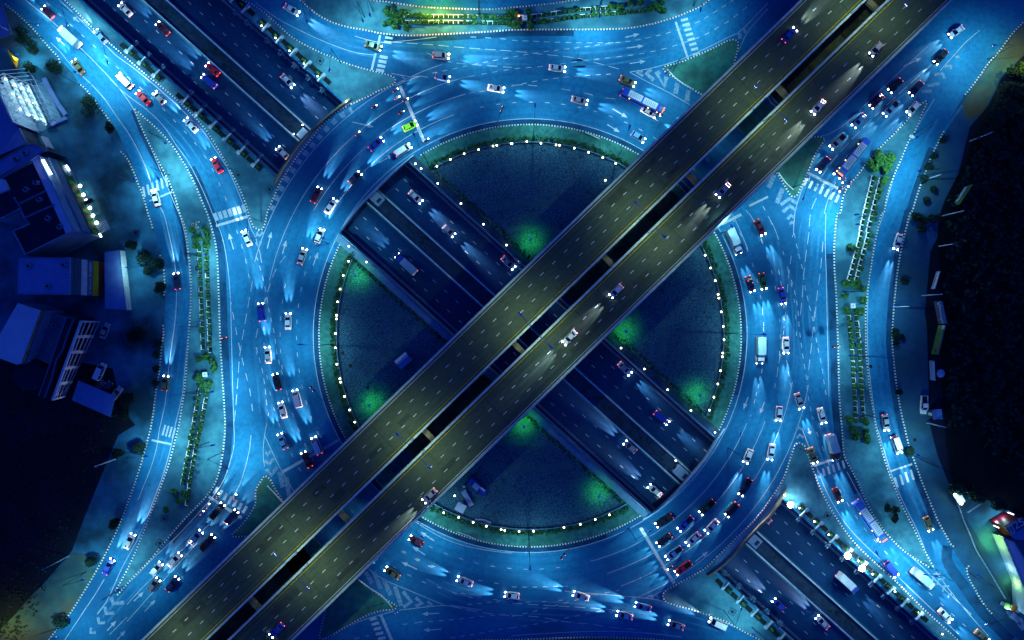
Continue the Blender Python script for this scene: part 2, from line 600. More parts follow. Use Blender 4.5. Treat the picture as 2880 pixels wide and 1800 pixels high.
# ground patches
def patch(name, s, m, z, **kw):
    p = cr(W(s), 2.5, True) if isinstance(s, str) else s
    return MB().flat(p, z, 0).obj(name, M[m], kind='structure')
wl = list(cr(west, 3))
lot_poly = [q for q in wl if -84 < q[1] < 100] + W('02: 330,1512 0,1512 100,1350 330,1090 510,880 600,640 690,420 780,200 840,60; 01: 960,1500 860,1380 800,1100 300,1000; f: -60,960 -60,-100')
MB().flat(lot_poly, 0.004, 0).obj('forecourt', M['lot'], kind='structure')
patch('dirt_strip', '02: 690,1010 640,1000 600,900 520,890 430,990 340,1090 230,1190 100,1340 0,1440 -60,1540 150,1560 330,1540 400,1420 480,1330 580,1180', 'dirt', .007)
eastp = [q for q in cr(east, 3) if -100 < q[1] < 95] + W('f: 3000,1900; 32: 1900,1300 1700,900 1500,520 1280,400 1240,300 1200,200 1150,0; 31: 1140,1300 1130,950 1125,800 1110,700 1130,500 1150,270 1210,150 1230,0; 30: 1280,1480 1330,1300 1430,900 1560,750 1650,560 1900,300')
MB().flat(eastp, 0.004, 0).obj('shoulder', M['east'], kind='structure')
patch('dirt_strip', '30: 1830,180 1730,270 1640,380 1560,480 1500,560 1420,680 1370,760 1420,860 1520,800 1580,680 1640,560 1740,450 1830,380', 'dirt', .007)

def ring_wear(m):
    nt = m.node_tree; N, L = nt.nodes, nt.links
    bs = N['Principled BSDF']; src = bs.inputs['Base Color'].links[0].from_socket
    tc = N.new('ShaderNodeTexCoord')
    sub = N.new('ShaderNodeVectorMath'); sub.operation = 'SUBTRACT'; sub.inputs[1].default_value = (RC.x, RC.y, 0)
    L.new(tc.outputs['Object'], sub.inputs[0])
    ln = N.new('ShaderNodeVectorMath'); ln.operation = 'LENGTH'; L.new(sub.outputs[0], ln.inputs[0])
    def math_(op, a, b):
        q = N.new('ShaderNodeMath'); q.operation = op
        for i, v in enumerate((a, b)):
            if v is None: continue
            if isinstance(v, (int, float)): q.inputs[i].default_value = v
            else: L.new(v, q.inputs[i])
        return q.outputs[0]
    w = math_('SINE', math_('MULTIPLY', math_('SUBTRACT', ln.outputs['Value'], 61.5), 2 * math.pi / 2.33), None)
    w = math_('MAXIMUM', w, 0.0)
    n2 = N.new('ShaderNodeTexNoise'); n2.inputs['Scale'].default_value = .06; n2.inputs['Detail'].default_value = 5
    L.new(tc.outputs['Object'], n2.inputs['Vector'])
    band = math_('MULTIPLY', math_('LESS_THAN', ln.outputs['Value'], 81.0), n2.outputs['Fac'])
    f = math_('MULTIPLY', math_('MULTIPLY', w, band), .42)
    n3 = N.new('ShaderNodeTexNoise'); n3.inputs['Scale'].default_value = .35; n3.inputs['Detail'].default_value = 8; n3.inputs['Roughness'].default_value = .7
    L.new(tc.outputs['Object'], n3.inputs['Vector'])
    r3 = N.new('ShaderNodeMapRange'); r3.inputs[1].default_value, r3.inputs[2].default_value, r3.inputs[4].default_value = .56, .72, .55
    L.new(n3.outputs['Fac'], r3.inputs[0])
    f = math_('MAXIMUM', f, r3.outputs[0])
    mx = N.new('ShaderNodeMix'); mx.data_type = 'RGBA'
    L.new(f, mx.inputs[0]); L.new(src, mx.inputs[6]); mx.inputs[7].default_value = (.006, .055, .14, 1)
    L.new(mx.outputs[2], bs.inputs['Base Color'])
ring_wear(M['asphalt'])
M['gutter'] = mat('gutter_dirt', (.004, .028, .07), (.006, .05, .12), .35, .95, 10, lo=.42, hi=.6, a2=(.010, .085, .19), scale2=.12, amt2=.35)

# ------------------------------------------------------------------ traffic islands with painted kerbs
def kerb_mesh(pl, w=.38, z0=0.0, z1=.19, on=.46, off_=.40, red=False, closed=False):
    """kerbstones along a polyline, painted in turn white and dark"""
    pl = [Vector(p) for p in pl]
    if closed: pl.append(pl[0])
    pts, cum, out = [], 0.0, MB()
    i, rem, st = 0, on, 0
    cur = [pl[0]]
    k = 1
    while k < len(pl):
        d = (pl[k] - cur[-1]).length
        if d < rem:
            rem -= d; cur.append(pl[k]); k += 1
            continue
        q = cur[-1] + (pl[k] - cur[-1]) * (rem / max(d, 1e-6))
        cur.append(q)
        if (cur[-1] - cur[0]).length > .05:
            out.wall([cur[0], cur[-1]], w, z0, z1, (0 if st == 0 else (2 if red and random.random() < .7 else 1)))
        st = 1 - st
        rem = on if st == 0 else off_
        cur = [q]
    return out
KM = [M['kerb_w'], M['kerb_k'], M['kerb_r']]

def island(poly, m, kerbs, name='traffic_island', z=.15, red=False):
    o = MB().prism(poly, 0.0, z, 0).obj(name, M[m], kind='structure')
    for kl in kerbs:
        kerb_mesh(kl, red=red).obj('kerb', KM, o, kind='structure')
    return o

# west planted island
iw_l = cr(W('00: 955,772 1000,890 1040,980 1090,1080 1150,1190 1200,1290 1240,1390 1275,1512; 01: 1310,90 1325,180 1340,300 1350,400 1355,500 1355,620 1345,800 1335,920 1325,1060 1310,1240 1290,1380; 02: 1268,0 1255,50 1225,170 1190,290 1150,400 1110,510 1060,640 1010,770 960,890 900,1020 850,1110 812,1180'), 1.2)
iw_r = cr(W('02: 832,1192 880,1140 960,1050 1050,960 1150,840 1250,720 1350,610 1440,520 1510,430 1550,330 1575,220 1590,100; 01: 1597,1512 1590,1350 1580,1200 1570,1050 1560,850 1552,600 1545,400 1540,300 1525,200 1500,100 1480,30; 00: 1455,1480 1430,1420 1385,1310 1330,1200 1250,1070 1170,970 1090,890 1020,830 965,778'), 1.2)
island(iw_l + iw_r, 'pave', [iw_l, iw_r])
# east planted island
ie_l = cr(W('30: 1120,715 1060,760 970,870 880,960 780,1060 700,1150 620,1260 570,1310 530,1400 510,1512; 31: 490,0 475,120 468,250 470,400 480,550 487,700 492,850 497,1000 500,1150 505,1300 512,1400; 32: 522,0 530,120 545,220 600,320 650,430 720,580 780,680 860,780 950,870 1020,920 1100,970 1155,1005'), 1.2)
ie_r = cr(W('32: 1168,990 1130,920 1090,840 1040,740 990,640 940,540 900,440 860,340 820,220 790,110 765,10; 31: 745,1400 725,1280 710,1150 700,1050 692,950 690,800 690,720 705,550 725,400 750,250 780,100 805,0; 30: 820,1512 840,1400 870,1300 910,1200 950,1110 990,1010 1040,930 1080,830 1110,760 1130,718'), 1.2)
island(ie_l + ie_r, 'pave', [ie_l, ie_r])
# north-west triangle (between second road, ring and trench)
ic_a = cr(W('00: 380,-70 480,20 560,100 660,200 760,290 850,370 930,440 1000,500 1100,580 1200,660 1300,750 1400,850 1480,950 1560,1080 1640,1220 1700,1340 1745,1450; 01: 1765,10 1785,70 1800,100; 11: 15,112 30,120 50,110 66,70 76,20; 10: 85,1495 130,1390 175,1290 228,1205'), 1.2)
ic = ic_a + [tr(u_at(nw_out, T_SW), T_SW - .5), tr(-250, T_SW - .5)]
island(ic, 'pave', [ic_a])
# north triangle beyond the trench
id_a = cr(W('00: 1620,-80 1720,0; 10: 0,45 60,90 150,170 250,260 350,320 450,370 540,405 600,435 700,470 850,510 950,535 985,555 990,580 960,610 880,640 780,690 660,745'), 1.2)
idp = id_a + [tr(u_at(nw_out, T_NE) + .5, T_NE + .5), tr(-215, T_NE + .5)]
island(idp, 'pave', [id_a])
# bridge-side kerbs on the ring (between the two triangles)
kb1 = cr(W('10: 228,1205 290,1110 370,1010 470,890 560,805 660,745'), 1.2)
kerb_mesh(kb1).obj('kerb', KM, kind='structure')
kb2 = cr(W('22: 1450,920 1530,845 1600,775 1670,715 1730,650 1780,590; 32: 0,540 40,480 80,420'), 1.2)
kerb_mesh(kb2).obj('kerb', KM, kind='structure')
# blue-grey footway between kerb and parapet on the bridges
for kk, pp in ((kb1, nw_out), (kb2, se_out)):
    MB().prism(list(kk) + list(reversed(cr(pp, 2))), 0.0, .12, 0).obj('footway', M['conc'], kind='structure')
# south-east triangle
ii_a = cr(W('32: 80,425 120,340 150,250 180,160 192,128 215,113 255,128 275,180 300,250 330,340 370,440 420,540 480,640 540,730 620,830 700,910 800,1000 900,1090 1000,1190 1100,1290 1200,1380 1300,1470 1420,1580'), 1.2)
iip = ii_a + [tr(230, T_NE + .5), tr(u_at(se_out, T_NE) + .3, T_NE + .5)]
island(iip, 'pave', [ii_a])
# south triangle
ij_a = cr(W('22: 1450,920 1370,1000 1270,1060 1180,1110 1085,1165 1068,1190 1072,1215 1090,1240 1180,1270 1260,1290 1350,1320 1440,1350 1540,1390 1640,1450 1740,1500 1850,1560 2000,1650'), 1.2)
ijp = ij_a + [tr(250, T_SW - .5), tr(u_at(se_out, T_SW), T_SW - .5)]
island(ijp, 'pave', [ij_a])
# north plaza strip
ie_n1 = cr(W('10: 250,-60 310,0 370,50 430,100 500,140 570,170 640,190 720,205 800,220 900,240 1000,250 1100,253 1300,245 1500,235 1700,222; 20: 0,213 200,210 500,210 700,208 830,200 950,180 1050,155 1150,125 1250,85 1330,50 1400,0 1470,-70'), 1.2)
ie_n2 = cr(W('20: 700,-70 470,0 420,5 330,20 250,30 150,40 0,55; 10: 1650,67 1500,65 1300,58 1200,52 1100,40 1000,25 900,10 810,0 600,-60'), 1.2)
island(ie_n1 + ie_n2, 'pave', [ie_n1, ie_n2], red=True)
# north-east island (runs below the flyover)
ine1 = cr(W('20: 1420,715 1335,665 1290,640 1220,600 1150,550 1090,515 1072,490 1080,473 1100,465 1200,440 1320,390 1430,340 1530,290 1580,283 1602,300 1595,370 1575,440 1560,520'), 1.0)
ine2 = cr(W('30: 240,985 310,972 370,970 402,985 330,1100 290,1200 230,1330 205,1385 180,1397 160,1388 60,1220 0,1130'), 1.0)
island(ine1 + ine2, 'islgreen', [ine1, ine2])
# south-west island (runs below the flyover)
isw1 = cr(W('02: 1830,790; 02: 1760,776 1655,780 1645,765 1720,690 1790,590 1812,540; 12: 0,450 30,395 55,355 68,348 100,370 130,430 190,530 240,620'), 1.0)
isw2 = cr(W('12: 690,1060 735,1090 800,1140 900,1210 960,1245 1000,1270 985,1292 900,1300 800,1330 700,1380 600,1440 530,1480 470,1503 450,1492 460,1440 485,1340 500,1290'), 1.0)
island(isw1 + isw2, 'islgreen', [isw1, isw2])
for ua, ub in ((fu(W('30: 78,735')[0]), 215), (-215, fu(W('12: 400,930')[0]))):
    pp = [fl(ua, 3.6), fl(ub, 3.6), fl(ub, 10.4), fl(ua, 10.4)]
    island(pp, 'gap_soil', [])
MB().flat([fl(fu(W('12: 1080,170')[0]), 4.2), fl(fu(W('11: 1640,1160')[0]), 4.2), fl(fu(W('11: 1640,1160')[0]), 9.8), fl(fu(W('12: 1080,170')[0]), 9.8)], .168, 0).obj('soil_strip', M['gap_soil'], kind='structure')
MB().flat([fl(fu(W('21: 420,600')[0]), 4.2), fl(fu(W('20: 1180,1400')[0]), 4.2), fl(fu(W('20: 1180,1400')[0]), 9.8), fl(fu(W('21: 420,600')[0]), 9.8)], .168, 0).obj('soil_strip', M['gap_soil'], kind='structure')
# southern strip at the lower frame edge
isz = cr(W('22: -300,1530 0,1512 300,1500 600,1492 900,1500 1200,1530 1500,1600 1900,1760 1500,1800 0,1800 -400,1700'), 2, True)
island(isz, 'islgreen', [isz])
# outer kerbs
for k_ in (kerb_W1, kerb_W2, kerb_W3, kerb_W4, kerb_W5):
    kerb_mesh(cr(k_, 1.0)).obj('kerb', KM, kind='structure')
kerb_E1 = W('30: 1850,110 1814,150 1720,250 1640,360 1560,450 1490,550 1430,630 1380,690')
kerb_E2 = W('30: 1245,930 1200,1020 1160,1100 1120,1210 1080,1310 1050,1400 1020,1500; 31: 1005,0 985,80 960,180 935,300 915,430 900,560 890,680 882,800 880,920 890,1040 905,1180 925,1320 950,1450; 32: 965,0 985,90 1020,200 1060,310 1100,420 1150,540 1200,660 1260,770 1300,840 1330,855')
kerb_E3 = W('32: 1425,985 1405,1000 1412,1050 1430,1090 1470,1160 1530,1260 1600,1340')
for k_ in (kerb_E1, kerb_E2, kerb_E3):
    kerb_mesh(cr(k_, 1.0)).obj('kerb', KM, kind='structure')

def gutter(b):
    def part(pl, i0, i1, w, off):
        n = len(pl); b.strip(pl[int(n * i0):int(n * i1)], w, .0135, 0, off=off)
    part(iw_r, .14, .86, 1.9, -1.25)
    part(ie_l, .36, .80, 2.0, -1.25)
    part(ie_n1, .22, .66, 1.6, -1.0)
    part(cr(kerb_E2, 1.2), .05, .95, 1.5, -.95)
    part(cr(W('32: 1300,850 1290,930 1330,1010 1400,1100 1480,1220 1560,1320 1660,1420 1740,1500'), 1.5), 0, 1, 3.0, -1.0)
    part(iw_l, .0, .35, 1.0, -.7)
    part([rc(60.2, i) for i in range(-16, 116)], 0, 1, 1.3, 0)
    part([rc(60.2, i) for i in range(160, 292)], 0, 1, 1.3, 0)
def tyre_wear(b):
    for s, offs in (
        ('00: 200,-20 330,90 460,205 620,340 780,500 940,640 1100,790 1250,930 1370,1080 1470,1250 1560,1440; 01: 1650,200 1700,420 1720,700', (-1.6, .2, 2.4, 4.0)),
        ('00: 300,200 420,310 560,440 700,600 830,760 930,900 1010,1060 1080,1230 1140,1420; 01: 1220,250 1270,450 1280,700 1260,950 1220,1250; 02: 1140,150 1080,330 1010,520 920,730 800,980', (-.9, .9, 2.6)),
        ('02: 1700,100 1660,260 1560,430 1400,620 1200,830 1000,1040 800,1260 600,1480', (-3.4, -1.6, .2, 2.2)),
        ('10: 100,60 300,170 500,255 700,320 900,350 1200,370 1500,385 1814,400; 20: 300,400 700,430', (-2.2, -.4, 1.4)),
        ('20: 300,420 700,390 1000,330 1200,270 1450,130 1600,20', (-2.6, -.8, 1.2, 3.0)),
        ('30: 1450,240 1250,420 1000,650 750,900 550,1120 420,1300; 31: 300,60 270,350 260,700 290,1000 350,1300; 32: 400,80 480,300 620,560 800,790 1050,1060 1300,1290', (-2.4, -.6, 1.3, 3.1)),
        ('30: 1500,500 1300,750 1150,980 1040,1230 950,1512; 31: 860,200 800,500 780,750 800,1050 850,1400; 32: 920,150 1020,430 1150,720 1300,990 1480,1230', (-.9, .9, 2.4)),
        ('12: 1100,1050 1400,1200 1814,1290; 22: 400,1320 800,1350 1200,1400 1600,1520', (-2.6, -.8, 1.0, 2.8)),
        ('11: 90,1512 60,1100 20,700', (-1.4, .4, 2.2)), ('31: 60,200 110,600 130,1000 80,1450', (-1.4, .4, 2.2))):
        pl = cr(W(s), 2)
        for o_ in offs:
            k0 = random.uniform(0, .18); k1 = random.uniform(.8, 1)
            b.strip(pl[int(len(pl) * k0):int(len(pl) * k1)], random.uniform(.45, .8), .0125, 0, off=o_)
M['tyre_wear'] = mat('tyre_wear', (.012, .125, .255), (.020, .175, .33), .5, .7, 8, lo=.38, hi=.62, a2=(.008, .085, .2), scale2=.08, amt2=.5)
tw_ = MB(); tyre_wear(tw_); tw_.obj('tyre_wear', M['tyre_wear'], road, kind='structure')
gb_ = MB(); gutter(gb_); gb_.obj('gutter', M['gutter'], road, kind='structure')

# ------------------------------------------------------------------ the round central island, cut by the trench
def disc(r, n=240):
    return [rc(r, 360 * i / n) for i in range(n)]
RI = 59.2
verges = []
for nm, c, ge in (('ne', T_NE + .5, True), ('sw', T_SW - .5, False)):
    # the verge ring keeps clear of the bridge openings: cut at the trench edge
    p = clip(disc(RI), TN, c, ge)
    o = MB().prism(p, 0.0, .15, 0).obj('central_island', M['verge'], kind='structure')
    pl = clip(disc(54.4), TN, (17.0 if ge else -17.9), ge)
    q = MB().flat(pl, .156, 0).obj('plaza', M['plaza'], kind='structure')
    for rr, w_ in ((37.5, 2.0), (30.5, 1.4)):
        pts = [rc(rr, i * 1.5) for i in range(240)]
        keep = [x for x in pts if (Vector(x).dot(TN) > 17.3 if ge else Vector(x).dot(TN) < -18.2)]
        # rotate so the run is contiguous
        j = max(range(len(keep)), key=lambda i: (Vector(keep[i]) - Vector(keep[i - 1])).length)
        keep = keep[j:] + keep[:j]
        MB().strip(keep, w_, .161, 0).obj('paving_band', M['plaza_d'], q, kind='structure')
    # lamp path beside the trench
    n0, n1 = (T_NE + .5, 15.9) if ge else (-16.6, T_SW - .5)
    ua, ub = u_at(nw_in, c) + .5, u_at(se_in, c) - .5
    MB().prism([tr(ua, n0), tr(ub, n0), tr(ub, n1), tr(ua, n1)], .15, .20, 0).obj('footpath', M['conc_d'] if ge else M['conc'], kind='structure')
# ring kerb of the central island
for a0, a1 in ((-34, 122), (146, 302)):
    kl = [rc(59.35, a0 + (a1 - a0) * i / 160) for i in range(161)]
    kl = [p for p in kl if Vector(p).dot(TN) > T_NE + .5 or Vector(p).dot(TN) < T_SW - .5]
    kerb_mesh(kl, on=.42, off_=.38).obj('kerb', KM, kind='structure')

# ------------------------------------------------------------------ road markings (each a painted layer of the road)
ZM = 0.016
def marks(name, fn, m='paint', parent=None):
    b = MB(); fn(b)
    return b.obj(name, M[m], parent or road, kind='structure')

def solid_lines(b):
    for s in (
        '00: 180,0 390,170 560,330 750,520 840,620 940,760 990,880 1060,1030 1130,1190 1190,1330 1240,1450; 01: 1270,0 1300,100 1320,200 1335,330 1345,450 1350,600 1340,760 1325,950 1310,1100 1290,1300; 02: 1240,0 1210,150 1160,330 1100,490 1040,650 980,790 920,900 860,1010 820,1100 760,1230 690,1330',
        '00: 650,600 740,700 830,830 920,960 1000,1110 1050,1230 1080,1330 1120,1440; 01: 1160,0 1200,160 1235,330 1250,480 1250,640 1240,770 1215,950 1190,1150 1170,1350; 02: 1130,20 1110,150 1070,290 1010,440 980,520',
        '02: 740,1080 680,1180 600,1300 480,1480 440,1540',
        '00: 780,560 860,640 950,710 1030,770 1110,840 1180,920 1250,1030 1330,1140 1400,1270 1460,1400; 01: 1530,60 1560,120 1590,230 1610,350 1625,480 1635,650 1640,850 1645,1050 1650,1250; 02: 1658,0 1660,120 1640,220 1590,370 1520,480 1400,620 1250,780 1100,920 960,1060 880,1140',
        '00: 420,0 560,130 700,270 820,390 930,470 1080,590 1250,740 1340,830 1440,930 1520,1050 1610,1190 1680,1340 1740,1500; 01: 1780,110 1810,170',
        '00: 360,300 430,370 520,480 640,590',
        '02: 1780,60 1770,150 1735,300 1680,450 1560,610 1400,770 1200,960 1000,1150 900,1260',
        '10: 0,20 150,130 300,210 450,280 600,340 720,375 850,390',
        '10: 700,255 800,285 900,300 1100,285 1280,262', '10: 960,520 1100,545 1170,540 1220,548', '10: 985,610 1100,560 1170,540',
        '20: 835,511 1000,480 1200,420 1400,330 1520,270 1600,235 1700,140 1814,20', '20: 835,513 960,580 1100,650 1260,742',
        '20: 1575,440 1600,380 1650,260 1690,200 1814,60',
        '30: 1500,215 1400,300 1320,390 1220,500', '30: 560,1310 480,1400', '30: 1130,330 900,540 690,740 560,870 430,950 330,975',
        '30: 1020,960 950,1110 880,1290 820,1512; 31: 770,150 740,300 715,480 705,700 705,900 715,1080 740,1300 770,1512; 32: 790,60 860,290 920,450 990,600 1060,740 1150,960 1250,1110 1400,1300 1560,1480',
        '30: 480,1290 430,1400 400,1512; 31: 410,0 405,200 412,400 418,700 425,1000 432,1300',
        '30: 280,1230 230,1370 190,1512; 31: 180,150 170,170',
        '31: 0,20 40,90 75,180', '32: 240,10 300,170 360,330 440,510 560,700 700,850 850,990 1000,1140 1200,1330 1350,1470',
        '32: 560,320 640,470 730,620 830,740 960,870 1100,1000 1250,1150 1440,1330',
        '12: 1130,675 1250,750 1350,800 1500,850 1700,885 1814,895', '22: 370,1165 940,1215 1100,1245 1350,1320 1540,1400 1680,1475',
        '12: 1015,1300 1340,1268 1600,1300', '12: 800,1010 900,1080 1060,1150 1340,1268', '12: 480,1512 700,1392 980,1305',
        '22: 0,1480 300,1462 600,1450 900,1458 1200,1490', '12: 70,0 50,160 60,280', '12: 60,60 170,290 270,460',
        '11: 0,165 60,20', '11: 0,180 30,290 40,350', '02: 900,1380 1400,820', '02: 780,1470 900,1350',
        '21: 1560,0 1620,130 1670,250', '21: 1680,0 1740,100 1780,220',
        '22: 940,1215 1030,1180 1160,1120 1360,1010',
        '30: 300,1230 290,1290', '30: 1180,700 1020,960'):
        b.strip(cr(W(s), 2), .17, ZM)
    pts = [rc(61.0, i * 1.2) for i in range(301)]
    b.strip(pts, .18, ZM)
    # solid lane lines before the two stop lines
    for r0, a0, a1 in ((65.7, 109, 150), (70.3, 105, 150), (74.9, 103, 168), (80.2, 108, 165),
                       (65.7, -75, -22), (70.3, -72, -20), (74.9, -70, -10), (79.5, -68, -10)):
        b.strip([rc(r0, a0 + (a1 - a0) * i / 40) for i in range(41)], .15, ZM)
marks('edge_line', solid_lines)
def dashed(b):
    for s, d in (
        ('00: 330,20 380,65 460,140 540,210 620,285 700,355 780,430 860,505 940,575 1060,680 1180,795 1250,870 1325,950 1395,1030 1460,1120 1515,1215 1560,1315 1605,1420', (1.2, 3.2)),
        ('01: 1675,115 1710,220 1740,325 1765,450 1785,520', (1.3, 3)),
        ('01: 1630,590 1660,760 1700,960 1740,1130 1770,1250 1790,1400', (2.2, 2.2)), ('01: 1790,480 1740,760 1700,1000 1690,1120 1675,1330 1660,1480', (3.0, 1.6)),
        ('11: 0,880 40,700 130,420 210,300', (2.6, 1.8)), ('11: 0,300 40,420 70,560 95,700 130,850 150,1000 185,1130 230,1320', (1.4, 1.6)),
        ('11: 0,950 30,1050 60,1200 80,1400', (1.6, 1.4)), ('11: 5,1000 10,900', (2, 2)), ('12: 70,10 90,-100', (1.4, 2)),
        ('10: 960,298 1250,318 1500,340 1814,362; 20: 200,383 450,410 650,460 780,495', (3.0, 1.4)),
        ('10: 1210,375 1380,440 1640,465 1814,478', (2.8, 1.6)),
        ('20: 0,285 200,295 480,303 720,303', (1.6, 1.4)), ('10: 1520,262 1640,268 1814,280', (1.6, 2.6)),
        ('10: 1250,518 1400,488 1550,455 1814,405; 20: 200,370 450,340 720,303 850,290 1100,235 1300,165 1430,90 1600,-20', (1.4, 1.5)),
        ('10: 1360,580 1500,545; 20: 0,490 200,472 400,445 600,420 830,393 930,378 1040,355 1150,325 1350,255 1450,200 1550,140 1700,20', (1.5, 1.7)),
        ('10: 1510,660 1650,640 1814,610; 20: 200,570 450,540 700,525', (1.5, 1.5)),
        ('20: 0,605 90,600 180,610', (3, 1.5)), ('20: 350,630 520,660 640,690 900,720', (2.6, 3.8)),
        ('30: 1250,380 1100,510 900,690 720,860 500,1090 380,1250', (3.4, 1.2)), ('30: 400,1290 345,1400 300,1512; 31: 290,140 270,280 255,420 245,560 225,760', (3.4, 1.6)),
        ('31: 165,300 145,460 130,640 110,850 85,1010 60,1180', (2.4, 1.6)), ('31: 185,140 210,260 245,400 265,540 300,680 330,820 350,940 380,1080 400,1220 415,1300', (1.4, 1.6)),
        ('31: 140,400 180,520 210,660 220,800 245,1000 270,1150 285,1300 320,1460', (1.4, 1.6)), ('31: 330,690 320,820 300,1010 280,1180', (3, 1.6)),
        ('31: 390,200 370,420 350,560 330,760', (3, 1.6)), ('31: 75,400 110,620 115,900 140,1100 165,1230', (1.4, 1.8)),
        ('32: 345,40 380,130 430,260 510,450 600,600 690,730 760,810 910,970 1040,1090 1180,1210 1340,1360 1440,1450', (1.3, 3.0)),
        ('22: 0,1135 130,1137 280,1132 400,1130', (1.3, 1.6)), ('22: 0,1345 150,1310 300,1270 450,1230 600,1190 760,1160', (1.4, 1.6)),
        ('22: 0,1425 160,1400 320,1370 480,1335 640,1305', (1.4, 1.6)), ('22: 0,1250 200,1265 400,1275 620,1290 840,1310', (3.0, 1.4)),
        ('22: 0,1335 200,1350 400,1385 560,1400 740,1425 900,1440', (3.0, 1.6)), ('12: 1380,1272 1560,1310 1700,1330 1814,1340', (3, 1.6)),
        ('12: 1150,1385 1350,1372 1600,1345 1814,1325', (1.3, 1.6)), ('12: 1040,1402 1150,1388', (1.3, 2)), ('12: 700,1505 800,1480', (1.3, 2)),
        ('12: 1380,1495 1560,1470 1700,1440 1814,1425', (1.3, 1.4)), ('12: 1030,885 1140,945 1240,993 1320,1010', (1.3, 3)), ('12: 970,990 1080,1050 1195,1105 1330,1150 1440,1190 1570,1220', (1.2, 3.4)),
        ('12: 1500,1260 1700,1240 1814,1215', (1.3, 1.4)),
        ('21: 1775,660 1785,800 1788,960 1770,1120 1740,1250 1690,1440', (1.2, 3.2))):
        b.strip(cr(W(s), 2), .19, ZM, dash=d)
    for r0, segs in ((65.7, ((-15, 105), (152, 280))), (70.3, ((-12, 62), (168, 265))), (74.9, ((0, 30), (178, 215), (255, 285)))):
        for a0, a1 in segs:
            b.strip([rc(r0, a0 + (a1 - a0) * i / 90) for i in range(91)], .19, ZM, dash=(1.2, 3.4))
marks('lane_dash', dashed)

def crosswalks(b):
    for s, n, v, wd in (
        ('00: 1020,1360 1180,1285', 6, (14, 72), .62), ('w4: 505,142 880,30', 7, (36, 98), 1.0),
        ('10: 905,405 880,500', 4, (56, 10), .85), ('10: 942,268 934,300', 2, (52, 8), .7), ('20: 1222,140 1305,383', 8, (50, -13), .72),
        ('30: 267,1288 490,1408', 7, (-24, 52), .75), ('02: 1528,452 1735,588', 7, (26, -48), .8), ('02: 1162,25 1232,45', 4, (20, -75), .5),
        ('32: 360,336 535,268', 6, (14, 54), .62), ('32: 908,395 1022,340', 4, (22, 72), .62), ('12: 832,1362 890,1500', 5, (52, -12), .8)):
        k = 4.727 if s.startswith('w4') else 2.52
        p = [Vector(q) for q in W(s)]
        d = Vector((v[0], -v[1])) / k / 10
        for i in range(n):
            c = p[0] + (p[1] - p[0]) * (i / (n - 1))
            b.strip([c - d / 2, c + d / 2], wd, ZM + .004)
    for s, w_ in (('w4: 510,262 940,132', .75), ('10: 848,378 820,495', .6), ('10: 880,250 858,352', .6), ('20: 1160,155 1247,415', .6), ('30: 285,1225 497,1337', .8),
                 ('02: 1480,495 1715,650', .8), ('02: 1075,95 1215,125', .6), ('32: 325,277 512,213', .7), ('32: 870,315 1022,265', .5), ('12: 885,1335 965,1520', .8),
                 ('10: 1020,610 1190,1000', .9), ('22: 910,715 1150,1112', .9), ('12: 190,320 585,95', .8), ('21: 1490,75 1625,8', .8), ('00: 1060,1425 1220,1360', .5), ('20: 1680,1460 1814,1395', .6)):
        b.strip(W(s), w_, ZM + .004)
marks('crossing', crosswalks)
def gores(b):
    for s, w_ in (('20: 925,503 885,515 930,540', .9), ('20: 985,490 955,522 1005,568', 1.2), ('20: 1050,510 1025,520 1080,612 1095,545', 1.3), ('20: 1172,588 1160,665', 1.3), ('20: 1250,640 1240,715', 1.3),
        ('02: 790,1210 802,1255 880,1245', 1.1), ('02: 745,1275 752,1325 810,1320', 1.0), ('02: 695,1350 702,1392 745,1388', .9), ('02: 645,1425 642,1460 680,1460', .8),
        ('32: 1165,1092 1178,1045 1225,1040', .6), ('32: 1200,1122 1210,1080 1252,1075', .6), ('32: 1237,1170 1243,1133 1285,1130', .55), ('32: 1278,1212 1282,1185 1315,1182', .5),
        ('12: 775,1030 825,1112', 1.2), ('12: 835,1030 885,1150', 1.2), ('12: 905,1080 955,1195', 1.2), ('12: 985,1130 1030,1268', 1.2),
        ('12: 1042,1168 1100,1240 1045,1280', 1.1), ('12: 1130,1212 1178,1250 1132,1274', 1.0), ('12: 1215,1240 1250,1262 1215,1274', .8),
        ('30: 90,1452 150,1408 205,1440', 1.0), ('30: 105,1502 155,1460 200,1490', 1.0), ('31: 138,42 163,12 186,30', .9), ('31: 153,78 169,60 182,72', .7),
        ('30: 105,1335 62,1440', 1.3), ('30: 42,1240 5,1330', 1.3), ('10: 1035,545 1058,560 1040,582', .6), ('10: 1085,540 1108,555 1090,570', .6),
        ('22: 985,1212 1012,1190 1045,1215', .7), ('11: 0,140 25,160 50,132', .8), ('11: 0,205 20,240 35,200', .7),
        ('12: 70,178 85,205 102,170', .8), ('12: 65,240 95,265 125,225', 1.0), ('12: 75,300 108,345 150,285', 1.1), ('12: 170,320 190,430', 1.3), ('12: 215,360 235,490', 1.3),
        ('32: 205,82 225,58 252,78', .8), ('32: 200,20 220,5 240,20', .7),
        ('30: 1090,650 1160,645', .9), ('30: 1130,610 1215,590', .9), ('30: 1180,530 1240,520 1250,560', .9), ('30: 1250,470 1300,465 1295,490', .8), ('30: 1330,410 1355,400', .8),
        ('20: 1614,235 1614,275', 1.0), ('20: 1640,200 1655,235', .8)):
        b.strip(W(s), w_, ZM + .004)
    # dark-and-white hatch blocks along the bridge kerbs
    for pl in (W('10: 110,1490 150,1395 200,1300 255,1215 315,1130 395,1035 490,925 580,840 680,775'), W('22: 1290,1080 1400,1020 1490,940 1570,855 1650,775 1720,705 1790,620; 32: 30,560')):
        b.strip(cr(pl, 2), 1.5, ZM + .002, dash=(1.5, 1.5))
marks('hatching', gores, 'paint_d')
